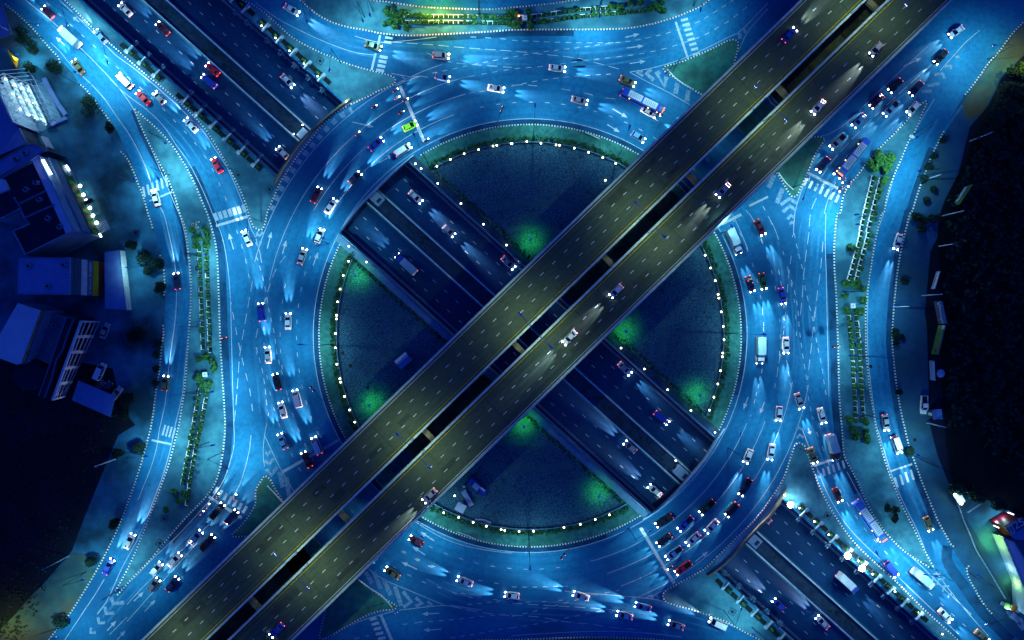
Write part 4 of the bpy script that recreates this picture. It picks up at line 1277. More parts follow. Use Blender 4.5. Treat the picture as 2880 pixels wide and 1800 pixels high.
# wall planters with brackets and sloping struts along the sunken road
def make_wall_planter():
    """local x along the trench, local +y away from the road"""
    e = empty('wall_planter', cat='planter')
    MB().box((0, .75, .15), (1.9, 1.9, .5), 0, 0).box((0, .75, .42), (1.6, 1.6, .08), 0, 1).obj('box', [M['conc_d'], M['soil_bed']], e)
    s_ = MB(); s_.leaves((0, .75, .85), (.55, .5, .4), 60, .18, 0, .3, nm=2); s_.obj('shrub', [LEAF[1], LEAF[1]], e)
    MB().box((1.35, .45, .35), (.32, 2.9, .7), 0, 0).box((1.7, 1.5, .4), (.55, 1.0, .8), 0, 0).obj('bracket', M['conc_l'], e)
    b = MB()
    for k in (1.7, 2.35):
        b.box((k + .9, -.95, -2.2), (.26, 3.4, .3), 0, 0)
    b.face([(1.5, -.4, -.2), (2.1, -.4, -.2), (4.2, -2.2, -4.6), (3.5, -2.2, -4.6)])
    b.box((2.9, -1.3, -2.4), (2.6, .3, .34), .55, 0, .9)
    b.obj('strut', M['conc'], e)
    MB().box((3.2, .9, .08), (2.2, 1.3, .2), 0, 0).obj('cover_slab', M['soil_bed'], e)
    return e
wp = make_wall_planter()
def wrow(s, n, side, where, sw):
    for x, y in S(s):
        px, py = P(x, y, .6)
        u = tu((px, py))
        q = tr(u, n)
        ang = -TA if side > 0 else -TA + math.pi
        if sw: ang += 0
        copy_tree(wp, (q[0], q[1], .1), ang, label='wall planter with green shrub and pale bracket, %s' % where, group='wall planters on the %s' % where)
wrow('z1: 258,205 485,410 715,620 945,825 1170,1042 1410,1250; 00: 950,360 1040,445 1140,535', -14.9, -1, 'upper west side of the sunken road', True)
wrow('10: 55,150 155,235 253,327 355,412 455,502; 00: 1760,-20 1680,-95', 14.3, 1, 'upper east side of the sunken road', False)
wrow('z2: 545,330 768,530 995,735 1215,935 1440,1135 1660,1332; 32: 860,1120 960,1210 1065,1300', 14.3, 1, 'lower east side of the sunken road', False)
wrow('22: 1515,1180 1620,1275 1725,1365; 32: 15,1450 115,1530', -14.9, -1, 'lower west side of the sunken road', True)
bury(wp)

# floodlights and lamps above the sunken road
fd = bpy.data.lights.new('flood_light', 'POINT'); fd.energy = 2200; fd.color = (.75, .95, 1); fd.shadow_soft_size = .3
sd = bpy.data.lights.new('wall_light', 'POINT'); sd.energy = 160; sd.color = (.75, .95, 1); sd.shadow_soft_size = .2
fb = MB().ball((0, 0, 0), .85, 0, 14, 8, (1, 1, .5)).mesh('lens', M['flood'], True)
sb = MB().ball((0, 0, 0), .2, 0, 10, 6).mesh('lens', M['globe'], True)
for s, lab in (('32: 160,553', 'dazzling white floodlight beside the south-east bridge'), ('32: 565,915', 'dazzling white floodlight, upper of the close pair by the wall planters'), ('32: 667,1005', 'dazzling white floodlight, lower of the close pair by the wall planters')):
    x, y = P(*S(s)[0], 1.0)
    u = tu((x, y)); n = Vector((x, y)).dot(TN)
    e = empty('floodlight', (x, y, TZ), -TA, label=lab, cat='floodlight', group='floodlights of the sunken road')
    MB().tube((0, 0, 0), (0, 0, 7.0), .12, .09, 8).obj('pole', M['pole'], e)
    MB().tube((0, 0, 6.7), (0, 1.6, 6.9), .06, .06, 6).obj('arm', M['pole'], e)
    hd = MB().tube((0, 0, 6.55), (0, 0, 6.85), .6, .8, 12).obj('housing', M['trim'], e)
    add('lens', fb, e, loc=(0, 0, 7.0))
    light('flood_light', fd, e, (0, 0, 8.0))
for k, s in (('upper east wall', '10: 40,183 138,270 237,360 340,452 437,540 640,718'), ('median end by the north-west bridge', '10: 330,885 268,950'), ('lower east wall', '32: 120,485 222,577 328,672 430,765 640,952 740,1045 900,1170 1065,1318 1235,1470'), ('median end by the south-east bridge', '22: 1160,240'), ('bridge edge', '22: 1438,40')):
    for x, y in S(s):
        gx, gy = P(x, y, 1.0)
        low = abs(tr_n(gx, gy)) < 13
        if low: gx, gy = P(x, y, -3.0)
        e = empty('wall_lamp', (gx, gy, -3.0 if low else 1.0), label='small white lamp shining on the %s of the sunken road' % k, cat='wall lamp', group='lamps on the %s' % k)
        MB().tube((0, 0, -2.8 if low else -.9), (0, 0, -.2), .07, .05, 6).obj('post', M['pole'], e)
        MB().tube((0, 0, -.3), (0, 0, -.15), .18, .2, 8).obj('collar', M['trim'], e)
        add('lens', sb, e)
        light('wall_light', sd, e, (0, 0, .5))
# small plant rooms at the bridge ends of the median
for s, lab in (('z3: 790,1140', 'small concrete plant room at the north-west end of the median'), ('22: 1200,330', 'small concrete plant room at the south-east end of the median'), ('10: 350,965', 'small concrete kiosk beyond the north-west bridge'), ('z6: 1350,950', 'small concrete kiosk beyond the south-east bridge')):
    x, y = P(*S(s)[0], TZ + 2.6)
    e = empty('plant_room', (x, y, TZ + .3), -TA, label=lab, cat='hut', group='plant rooms in the median')
    MB().box((0, 0, 1.15), (4.0, 2.7, 2.3), 0, 0).obj('wall', M['conc'], e)
    MB().box((0, 0, 2.4), (4.3, 3.0, .22), 0, 0).box((1.2, 0, 2.62), (.9, 1.5, .25), 0, 1).obj('roof', [M['conc_l'], M['conc_d']], e)
    MB().box((-2.02, 0, .95), (.06, 1.0, 1.9), 0, 0).obj('door', M['trim'], e)
# ------------------------------------------------------------------ vehicles
def loft(b, secs, mi=0):
    """secs: (x, half width, z low, z high); a rounded closed shell"""
    k = len(b.v); n = 8
    for x, w, z0, z1 in secs:
        zm = z0 + (z1 - z0) * .6
        for y, z in ((-w * .92, z0), (w * .92, z0), (w, z0 + .12), (w * .98, zm), (w * .8, z1), (-w * .8, z1), (-w * .98, zm), (-w, z0 + .12)):
            b.v.append((x, y, z))
    for i in range(len(secs) - 1):
        for j in range(n):
            q = (j + 1) % n
            b.f.append([k + i * n + j, k + (i + 1) * n + j, k + (i + 1) * n + q, k + i * n + q]); b.m.append(mi)
    b.f.append([k + j for j in range(n)]); b.m.append(mi)
    m = k + (len(secs) - 1) * n
    b.f.append([m + j for j in reversed(range(n))]); b.m.append(mi)
def frustum(b, x0, x1, w, z0, X0, X1, Wt, z1, mi=0, top=True):
    k = len(b.v)
    b.v += [(x0, -w, z0), (x1, -w, z0), (x1, w, z0), (x0, w, z0), (X0, -Wt, z1), (X1, -Wt, z1), (X1, Wt, z1), (X0, Wt, z1)]
    for f in ((0, 1, 5, 4), (1, 2, 6, 5), (2, 3, 7, 6), (3, 0, 4, 7)) + (((4, 5, 6, 7),) if top else ()):
        b.f.append([k + i for i in f]); b.m.append(mi)
wheel_me = MB().tube((0, -.11, 0), (0, .11, 0), .33, .33, 14, 0).tube((0, -.118, 0), (0, .118, 0), .2, .2, 10, 1).mesh('wheel', [M['tyre'], M['rim']])
BEAM = bpy.data.lights.new('headlight_beam', 'SPOT')
BEAM.energy = 5500; BEAM.spot_size = R(26); BEAM.spot_blend = .8
BEAM2 = BEAM.copy(); BEAM2.energy = 26000; BEAM2.spot_size = R(21); BEAM2.spot_blend = 1.0; BEAM.color = (.86, 1, .92); BEAM.shadow_soft_size = .08
def vehicle(name, L, secs, cab, wheels, extra=None, hz=.68, tz=.8, hy=.62, roof_z=None, beam=True):
    """cab = list of (x0,x1,w,z0,X0,X1,Wt,z1) glasshouse frusta"""
    e = empty(name)
    b = MB(); loft(b, secs)
    gbs = []
    for c in cab:
        x0, x1, w, z0, X0, X1, Wt, z1 = c
        # roof panel and pillars in body colour
        b.box(((X0 + X1) / 2, 0, z1 + .01), (X1 - X0 + .06, Wt * 2 + .05, .07), 0, 0)
        for sy in (-1, 1):
            b.tube((x0, sy * w * .98, z0), (X0, sy * Wt, z1), .05, .05, 5, 0)
            b.tube((x1, sy * w * .98, z0), (X1, sy * Wt, z1), .05, .05, 5, 0)
            xm = (X0 + X1) / 2 - .1
            b.tube((xm, sy * w * .985, z0), (xm, sy * Wt, z1), .045, .045, 5, 0)
        gb = MB(); frustum(gb, x0, x1, w * .97, z0 - .02, X0, X1, Wt * .98, z1 - .03)
        gbs.append(gb)
    # mirrors
    c = cab[0]
    for sy in (-1, 1):
        b.box((c[1] - .35, sy * (secs[2][1] + .08), c[3] + .06), (.16, .2, .14), 0, 0)
    if extra: extra(b, e)
    body = b.obj('body', M['trim'], e); body['painted'] = 1
    for gb in gbs: gb.obj('window', M['glass'], e)
    for x in wheels:
        for sy in (-1, 1):
            add('wheel', wheel_me, e, loc=(x, sy * (secs[2][1] - .12), .33))
    xf, xr = secs[-1][0], secs[0][0]
    for sy in (-1, 1):
        MB().ball((xf - .10, sy * hy, hz), .21, 0, 10, 6, (1.1, 1, .75)).obj('headlight', M['head'], e)
        MB().ball((xr + .07, sy * (hy + .02), tz), .14, 0, 8, 6, (.9, 1.1, .8)).obj('taillight', M['tail'], e)
        if beam:
            light('headlight_beam', BEAM, e, (xf + .15, sy * hy, hz), (1, sy * .02, -.085))
    return e
V = {}
V['sedan'] = vehicle('car', 4.6, [(-2.3, .72, .42, .84), (-2.12, .86, .28, .96), (-1.3, .9, .24, 1.0), (0, .91, .22, .98), (1.2, .9, .24, .95), (1.95, .86, .28, .82), (2.28, .70, .36, .68)],
                     [(-1.75, 1.15, .80, .95, -1.05, .25, .62, 1.43)], (-1.42, 1.42))
V['suv'] = vehicle('car', 4.6, [(-2.3, .78, .45, 1.0), (-2.15, .9, .3, 1.1), (-1.3, .93, .28, 1.1), (0, .93, .26, 1.06), (1.1, .92, .28, 1.05), (1.9, .88, .3, .95), (2.3, .74, .4, .8)],
                   [(-2.1, 1.15, .84, 1.05, -1.75, .3, .70, 1.7)], (-1.4, 1.42), hz=.8, tz=1.0)
V['hatch'] = vehicle('car', 4.1, [(-2.05, .76, .42, .95), (-1.9, .86, .28, 1.0), (-1.2, .88, .25, 1.0), (0, .88, .24, .98), (1.0, .87, .26, .96), (1.75, .84, .3, .85), (2.05, .70, .38, .7)],
                     [(-1.85, 1.15, .80, .96, -1.35, .2, .64, 1.5)], (-1.25, 1.28))
def bed(b, e):
    MB().box((-1.55, 0, 1.02), (1.75, 1.36, .05), 0, 0).obj('bed_floor', M['trim'], e)
    for sy in (-1, 1):
        b.box((-1.6, sy * .83, 1.12), (1.9, .12, .2), 0, 0)
    b.box((-2.5, 0, 1.12), (.1, 1.7, .2), 0, 0)
V['pickup'] = vehicle('pickup_truck', 5.2, [(-2.6, .82, .5, .95), (-2.45, .88, .38, 1.0), (-1.3, .9, .32, 1.0), (0, .92, .3, 1.05), (1.2, .92, .3, 1.05), (2.2, .88, .34, .96), (2.58, .74, .42, .8)],
                      [(-.65, 1.45, .82, 1.02, -.45, .65, .66, 1.68)], (-1.6, 1.62), bed, hz=.82, tz=.9)
V['van'] = vehicle('van', 5.0, [(-2.5, .86, .4, 1.15), (-2.4, .93, .28, 1.2), (-1.3, .95, .26, 1.2), (0, .95, .26, 1.18), (1.3, .94, .28, 1.12), (2.2, .9, .3, 1.0), (2.5, .76, .4, .85)],
                   [(-2.4, 1.75, .9, 1.15, -2.25, 1.05, .78, 1.98)], (-1.6, 1.6), hz=.85, tz=1.1)
def cargo(b, e):
    c = MB().box((-1.2, 0, 2.0), (5.0, 2.2, 2.3), 0, 0)
    for i in range(6): c.box((-3.3 + i * .85, 0, 3.16), (.06, 2.1, .03), 0, 0)
    c.obj('cargo_box', M['conc_l'], e)
V['truck'] = vehicle('box_truck', 7.4, [(-3.7, .8, .5, .8), (-3.6, .95, .45, .85), (0, 1.0, .45, .85), (1.3, 1.0, .4, 1.2), (1.6, 1.05, .4, 1.45), (3.4, 1.02, .4, 1.4), (3.68, .9, .45, 1.2)],
                     [(1.6, 3.5, .98, 1.4, 1.65, 2.9, .85, 2.3)], (-2.4, 2.5), cargo, hz=.85, tz=.7, hy=.75)
def bus_extra(b, e):
    for x0, x1 in ((-4.4, -.35), (.15, 4.2)):
        p = MB().box(((x0 + x1) / 2, 0, 3.17), (x1 - x0, 1.75, .16), 0, 0)
        p_o = p.obj('roof_panel', M['bus_white'], e)
        v = MB()
        for i in range(6):
            v.box((x0 + .7 + i * (x1 - x0 - 1.4) / 5, 0, 3.26), (.16, 1.2, .04), 0, 0)
        v.obj('vent', M['conc'], p_o)
    MB().box((5.5, 0, 3.13), (.9, 1.3, .1), 0, 0).obj('hatch', M['conc'], e)
    MB().box((6.22, 0, 2.95), (.24, 1.5, .34), 0, 0).obj('destination_sign', M['bus_sign'], e)
    for x in (-3.6, 2.2, 4.9, 6.0):
        MB().box((x, -1.27, 2.7), (.22, .16, .16), 0, 0).obj('marker_lamp', M['amber'], e)
    MB().box((0, 0, 2.0), (11.8, 2.47, .9), 0, 0).obj('window', M['glass'], e)
    MB().box((6.28, 0, 1.9), (.06, 2.2, 1.2), 0, 0).obj('windscreen', M['glass'], e)
    for sy in (-1, 1):
        b.box((6.3, sy * 1.4, 2.4), (.2, .3, .5), 0, 0)
M['bus_white'] = mat('bus_roof_white', (.50, .55, .62), (.42, .48, .56), 1.0, .5)
M['bus_sign'] = emis('bus_sign_glow', (1, .16, .05), 3.0)
eb = empty('bus')
bb = MB()
k_ = len(bb.v)
loft(bb, [(-6.3, 1.08, .5, 2.9), (-6.1, 1.22, .35, 3.08), (-3, 1.24, .32, 3.1), (0, 1.24, .32, 3.1), (3, 1.24, .32, 3.1), (6.0, 1.22, .35, 3.08), (6.25, 1.1, .5, 2.9)])
bus_extra(bb, eb)
o_ = bb.obj('body', M['trim'], eb); o_['painted'] = 1
for x in (-3.9, 3.9):
    for sy in (-1, 1):
        add('wheel', wheel_me, eb, loc=(x, sy * 1.12, .45)).scale = (1.4, 1.4, 1.4)
for sy in (-1, 1):
    MB().ball((6.25, sy * .95, .85), .24, 0, 10, 6).obj('headlight', M['head'], eb)
    MB().box((-6.28, sy * .98, .95), (.14, .3, .26), 0, 0).obj('taillight', M['tail'], eb)
    light('headlight_beam', BEAM, eb, (6.5, sy * .9, .85), (1, sy * .02, -.12))
V['bus'] = eb

# motorcycle and rider
def make_bike():
    e = empty('motorcycle')
    b = MB()
    b.ball((-.05, 0, .62), .3, 0, 10, 6, (1.5, .55, .6)); b.tube((-.75, 0, .78), (.1, 0, .74), .13, .15, 8); b.tube((.62, 0, .34), (.42, 0, .98), .05, .05, 6)
    b.tube((-.62, -.1, .33), (0, -.08, .45), .05, .06, 6); b.ball((.5, 0, .86), .18, 0, 8, 6, (.8, 1.2, 1))
    o = b.obj('body', M['trim'], e); o['painted'] = 1
    MB().tube((.4, -.36, 1.02), (.4, .36, 1.02), .025, .025, 6).obj('handlebar', M['rim'], e)
    MB().box((-.35, 0, .86), (.75, .26, .1), 0, 0).obj('seat', M['trim'], e)
    for x in (-.62, .64):
        MB().tube((x, -.06, .3), (x, .06, .3), .3, .3, 14, 0).tube((x, -.065, .3), (x, .065, .3), .17, .17, 10, 1).obj('wheel', [M['tyre'], M['rim']], e)
    MB().ball((.66, 0, .9), .17, 0, 8, 6).obj('headlight', M['head'], e)
    MB().box((-.86, 0, .82), (.1, .16, .1), 0, 0).obj('taillight', M['tail'], e)
    light('headlight_beam', BEAM, e, (.84, 0, .9), (1, 0, -.13))
    return e
bike = make_bike()
def make_rider():
    vs, es, rd = [], [], []
    def j(p, r, par=None):
        vs.append(p); rd.append(r)
        if par is not None: es.append((par, len(vs) - 1))
        return len(vs) - 1
    pel = j((-.3, 0, .98), .15)
    sp = j((-.22, 0, 1.2), .14, pel); ch = j((-.12, 0, 1.42), .17, sp); nk = j((-.07, 0, 1.56), .06, ch)
    hd = j((-.03, 0, 1.66), .10, nk); j((-.01, 0, 1.8), .09, hd)
    for s in (-1, 1):
        sh = j((-.1, s * .2, 1.46), .07, ch); el = j((.08, s * .32, 1.24), .05, sh); wr = j((.31, s * .33, 1.08), .033, el)
        pm = j((.37, s * .33, 1.06), .035, wr)
        for q in range(4):
            f1 = j((.42, s * (.29 + .024 * q), 1.075), .010, pm); f2 = j((.445, s * (.29 + .024 * q), 1.045), .009, f1); j((.425, s * (.29 + .024 * q), 1.02 + .004 * q), .008, f2)
        t1 = j((.38, s * .27, 1.04), .011, pm); j((.42, s * .262, 1.03), .009, t1)
        hp = j((-.22, s * .12, .96), .11, pel); kn = j((.2, s * .24, .82), .075, hp); an = j((.0, s * .22, .42), .05, kn); j((.18, s * .22, .36), .045, an)
    me = bpy.data.meshes.new('rider_cage')
    me.from_pydata([Vector(v) for v in vs], es, [])
    o = bpy.data.objects.new('rider_cage', me); COL.objects.link(o)
    o.modifiers.new('skin', 'SKIN')
    sk = me.skin_vertices[0].data
    for i, r in enumerate(rd): sk[i].radius = (r, r)
    sk[0].use_root = True
    ss = o.modifiers.new('sub', 'SUBSURF'); ss.levels = ss.render_levels = 1
    dg = bpy.context.evaluated_depsgraph_get()
    out = bpy.data.meshes.new_from_object(o.evaluated_get(dg))
    bpy.data.objects.remove(o)
    out.materials.clear(); out.materials.append(M['trim'])
    e = add('person', out); e['painted'] = 1
    h = MB().ball((-.01, 0, 1.76), .155, 0, 10, 8, (1.1, 1, 1))
    h.obj('helmet', M['kerb_w'], e)
    f = MB().ball((.13, 0, 1.70), .03, 0, 6, 5).ball((.115, -.045, 1.74), .018, 1, 5, 4).ball((.115, .045, 1.74), .018, 1, 5, 4).box((.115, 0, 1.655), (.02, .07, .014), 0, 1)
    f.obj('face', [M['skin'], M['trim']], e)
    return e
M['skin'] = mat('skin', (.25, .16, .11), None, 3, .6)
rider = make_rider()

def paint(name, c, rough=.28):
    return mat('paint_' + name, c, tuple(q * .9 for q in c), .7, rough, spec=.5)
PT = {'black': paint('black', (.006, .008, .014)), 'white': paint('white', (.62, .64, .68)), 'silver': paint('silver', (.30, .34, .40)), 'blue': paint('blue', (.015, .05, .42)),
      'navy': paint('navy', (.008, .014, .07)), 'lightblue': paint('light_blue', (.10, .26, .50)), 'green': paint('green', (.02, .10, .03)), 'lime': paint('lime', (.32, .78, .03)),
      'red': paint('red', (.62, .015, .04)), 'maroon': paint('maroon', (.07, .01, .025)), 'grey': paint('grey', (.08, .10, .12)), 'olive': paint('olive', (.10, .11, .05)), 'bus': paint('bus_blue', (.03, .12, .55)), 'pale': paint('pale', (.45, .55, .66))}
LEN = {'bus': 1}
G1 = 'vehicles around the interchange'
MOVING = ('cars moving round the ring', 'cars on the frontage roads', 'cars on the sunken road', 'cars on the flyover')
def drive(kind, color, s, label, group=G1, z=.012, cat=None):
    q = S(s)
    a_, b_ = Vector(P(*q[0], z + 1.0)), Vector(P(*q[1], z + 1.0))
    c = (a_ + b_) / 2; d = b_ - a_
    src = bike if kind == 'bike' else V[kind]
    o = copy_tree(src, (c.x, c.y, z), math.atan2(d.y, d.x), paint=PT[color], label=label, group=group)
    if group in MOVING:
        for ch in o.children:
            if ch.type == 'LIGHT':
                ch.data = BEAM2
                ch.rotation_euler = Vector((1, 0, -.055)).to_track_quat('-Z', 'Y').to_euler()
    o['category'] = cat or {'sedan': 'car', 'suv': 'car', 'hatch': 'car', 'pickup': 'pickup truck', 'van': 'van', 'truck': 'truck', 'bus': 'bus', 'bike': 'motorcycle'}[kind]
    return o
def parked(o):
    """lights off: lenses without a glow and no beam"""
    for ch in list(o.children):
        if ch.type == 'LIGHT': bpy.data.objects.remove(ch)
        elif ch.name.startswith('headlight'):
            ch.material_slots[0].link = 'OBJECT'; ch.material_slots[0].material = M['lens_off']
        elif ch.name.startswith('taillight'):
            ch.material_slots[0].link = 'OBJECT'; ch.material_slots[0].material = M['tail_off']
    return o
gq = 'cars waiting at the south-eastern stop line'
for k, c, s, l in (
    ('pickup', 'black', 'z6: 440,680 260,790', 'black pickup with small red lamps, innermost of the queue at the southern stop line'),
    ('sedan', 'black', 'z6: 422,900 285,1005', 'black sedan just behind the southern stop line, second lane'),
    ('pickup', 'blue', 'z6: 655,705 525,830', 'vivid blue pickup behind the black sedan at the southern stop line'),
    ('pickup', 'green', 'z6: 900,520 765,650', 'green pickup at the back of the southern queue behind the blue pickup'),
    ('sedan', 'white', 'z6: 745,880 610,1000', 'white sedan in the middle of the southern queue, ahead of another white sedan'),
    ('sedan', 'white', 'z6: 955,730 820,870', 'white sedan following another white sedan in the southern queue'),
    ('pickup', 'lightblue', 'z6: 535,1045 385,1150', 'light blue pickup at the southern stop line beside a motorcycle'),
    ('pickup', 'red', 'z6: 640,1210 490,1320', 'bright red pickup in the outermost lane at the southern stop line'),
    ('suv', 'black', 'z6: 1175,530 1045,690', 'black car with bright headlights behind the white sedans'),
    ('pickup', 'navy', 'z6: 1305,285 1215,435', 'dark pickup with red tail lamps, last of the southern queue')):
    drive(k, c, s, l, gq)
gq = 'vehicles on the north-eastern approach'
for k, c, s, l in (
    ('suv', 'black', '30: 945,565 865,645', 'black car with dazzling headlights on the upper right approach road'),
    ('sedan', 'maroon', '30: 815,675 735,755', 'dark maroon car with red tail lamps beside the flyover on the upper right approach'),
    ('pickup', 'lightblue', '30: 912,730 835,808', 'light blue pickup with dazzling headlights on the upper right approach'),
    ('sedan', 'lightblue', '30: 692,805 605,900', 'light blue sedan with dazzling headlights near the north-east island'),
    ('suv', 'navy', '30: 1090,585 1015,665', 'dark car alone in the kerb lane of the upper right approach'),
    ('sedan', 'black', '30: 1275,350 1185,450', 'black car at the rear of the traffic on the upper right approach'),
    ('pickup', 'silver', '30: 548,955 445,1050', 'silver pickup in front of the bus on the upper right approach'),
    ('suv', 'navy', '30: 432,1115 355,1215', 'dark blue car at the zebra crossing beside the bus'),
    ('bus', 'bus', '30: 695,985 480,1258', 'long blue bus with white roof panels at the upper right crossing'),
    ('hatch', 'white', '30: 1075,720 990,810', 'white hatchback close to the kerb on the upper right approach'),
    ('sedan', 'pale', '30: 1390,185 1290,255', 'pale sedan farthest up the upper right approach')):
    drive(k, c, s, l, gq)
gq = 'vehicles on the south-western approach'
for k, c, s, l in (
    ('pickup', 'black', '02: 1492,655 1582,545', 'black pickup at the lower left zebra crossing'),
    ('suv', 'navy', '02: 1597,692 1677,595', 'very dark rounded car at the lower left zebra crossing, nearest the flyover'),
    ('sedan', 'lightblue', '02: 1337,838 1432,735', 'pale blue sedan waiting behind the black pickup at lower left'),
    ('pickup', 'black', '02: 1420,878 1515,770', 'black pickup with open bed beside the pale blue sedan at lower left'),
    ('sedan', 'white', '02: 1182,1000 1285,895', 'white sedan in the middle lane of the lower left approach'),
    ('hatch', 'grey', '02: 1042,1170 1128,1075', 'dark grey hatchback behind the white sedan at lower left'),
    ('sedan', 'navy', '02: 1180,1165 1255,1070', 'dark blue car in the lane beside the flyover at lower left'),
    ('hatch', 'pale', '02: 1060,1065 1150,955', 'pale hatchback hugging the kerb of the lower left approach')):
    drive(k, c, s, l, gq)
gr = 'cars moving round the ring'
rt = (
    ('hatch', 'lime', '10: 1040,915 1138,868', 'lime green car with a black roof at the north-west stop line'),
    ('van', 'white', '10: 985,1100 1095,1030', 'white and blue van in the inner ring lane near the north-west stop line'),
    ('sedan', 'blue', '10: 800,1060 900,980', 'blue sedan with bright headlights in the north-west ring lanes'),
    ('sedan', 'maroon', '10: 395,1440 455,1320', 'maroon car showing red lights on the north-west bridge'),
    ('sedan', 'white', '10: 500,1500 555,1420', 'white sedan in the inner lane at the north-west bridge'),
    ('hatch', 'grey', '10: 660,1300 740,1220', 'grey hatchback on the north-west bridge above the sunken road'),
    ('sedan', 'silver', '11: 300,380 350,230', 'silver sedan heading up the western ring lanes past the turn arrows'),
    ('hatch', 'white', '11: 425,215 470,100', 'white hatchback in the innermost lane of the west ring'),
    ('sedan', 'pale', '11: 225,840 225,690', 'pale sedan in the middle of the western ring lanes'),
    ('van', 'blue', '11: 45,760 30,640', 'blue van in the western weave'),
    ('sedan', 'pale', '11: 90,1080 75,930', 'pale sedan behind the blue van in the western weave'),
    ('suv', 'black', '11: 165,1260 130,1130', 'black car in the western weave'),
    ('sedan', 'white', '11: 200,1450 170,1340', 'white sedan with red lights below the black car in the western weave'),
    ('van', 'white', '11: 320,1430 260,1200', 'white van in the lower western ring lanes'),
    ('sedan', 'lightblue', '12: 215,170 160,40', 'light blue sedan near the western gore'),
    ('sedan', 'maroon', '12: 385,290 330,180', 'maroon car by the stop line next to the flyover, lower west ring'),
    ('van', 'pale', '12: 460,210 400,60', 'pale van by the stop line next to the flyover, lower west ring'),
    ('sedan', 'olive', '20: 760,545 880,600', 'olive car beside the north-east gore'),
    ('bus', 'blue', '20: 790,660 1050,790', 'blue bus in the northern ring lanes by the flyover'),
    ('sedan', 'white', '20: 900,755 1040,830', 'white sedan alongside the blue bus by the flyover'),
    ('hatch', 'lightblue', '20: 860,945 930,990', 'light blue hatchback in the innermost northern ring lane'),
    ('sedan', 'silver', '20: 400,690 560,730', 'silver sedan in the northern ring lanes'),
    ('sedan', 'pale', '20: 240,470 400,490', 'pale sedan in the northern weave'),
    ('sedan', 'white', '10: 1620,610 1780,640', 'white sedan low in the northern weave'),
    ('hatch', 'lightblue', '10: 1240,525 1400,565', 'light blue hatchback entering the northern weave'),
    ('suv', 'silver', '10: 1220,385 1400,400', 'silver car on the northern road below the plaza'),
    ('sedan', 'green', '10: 760,300 900,345', 'green car by the northern crossing'),
    ('sedan', 'pale', '10: 200,35 300,95', 'pale sedan on the northern frontage road'),
    ('truck', 'pale', '21: 1530,110 1610,290', 'pale truck in the inner eastern ring lanes beside the flyover'),
    ('sedan', 'navy', '21: 1670,440 1710,560', 'dark car passing under the eastern signal mast'),
    ('sedan', 'green', '21: 1765,400 1795,560', 'green car in the outer eastern ring lanes'),
    ('sedan', 'maroon', '21: 1730,40 1790,160', 'maroon car beside the east gore'),
    ('truck', 'white', '21: 1755,880 1755,1060', 'white truck in the innermost eastern ring lane'),
    ('sedan', 'blue', '31: 90,520 115,650', 'blue sedan in the eastern weave'),
    ('sedan', 'white', '31: 128,860 132,1010', 'white sedan in the eastern weave below the blue sedan'),
    ('hatch', 'pale', '31: 85,1360 75,1480', 'pale hatchback in the lower eastern ring lanes'),
    ('sedan', 'silver', '31: 205,1270 245,1390', 'silver sedan at the fork above the south-east triangle'),
    ('sedan', 'white', '31: 370,1380 400,1490', 'white sedan ahead of the lower right crossing'),
    ('hatch', 'white', '22: 1700,150 1650,270', 'white hatchback in the south-east ring lanes above the queue'),
    ('sedan', 'pale', '32: 35,120 15,240', 'pale sedan by the tip of the south-east triangle'),
    ('sedan', 'pale', '12: 1560,1130 1400,1070', 'pale sedan in the southern ring lanes'),
    ('sedan', 'olive', '12: 1020,1075 910,1005', 'olive car beside the southern gore'),
    ('hatch', 'maroon', '12: 1190,840 1080,785', 'maroon hatchback emerging from below the flyover on the south ring'),
    ('sedan', 'white', '22: 560,1225 420,1180', 'white sedan low in the southern weave'),
    ('sedan', 'lightblue', '22: 1000,1300 860,1260', 'light blue sedan in the southern weave'),
    ('sedan', 'pale', '22: 860,1355 740,1325', 'pale sedan along the lower edge of the southern weave'),
    ('sedan', 'silver', '22: 1240,1435 1090,1385', 'silver sedan in the southern weave, ahead of a white van'),
    ('van', 'white', '22: 1540,1430 1380,1360', 'white van at the south triangle kerb'),
    ('hatch', 'white', '22: 60,1205 -60,1190', 'white hatchback at the left end of the southern weave'))
for k, c, s, l in rt:
    drive(k, c, s, l, gr)
gf = 'cars on the frontage roads'
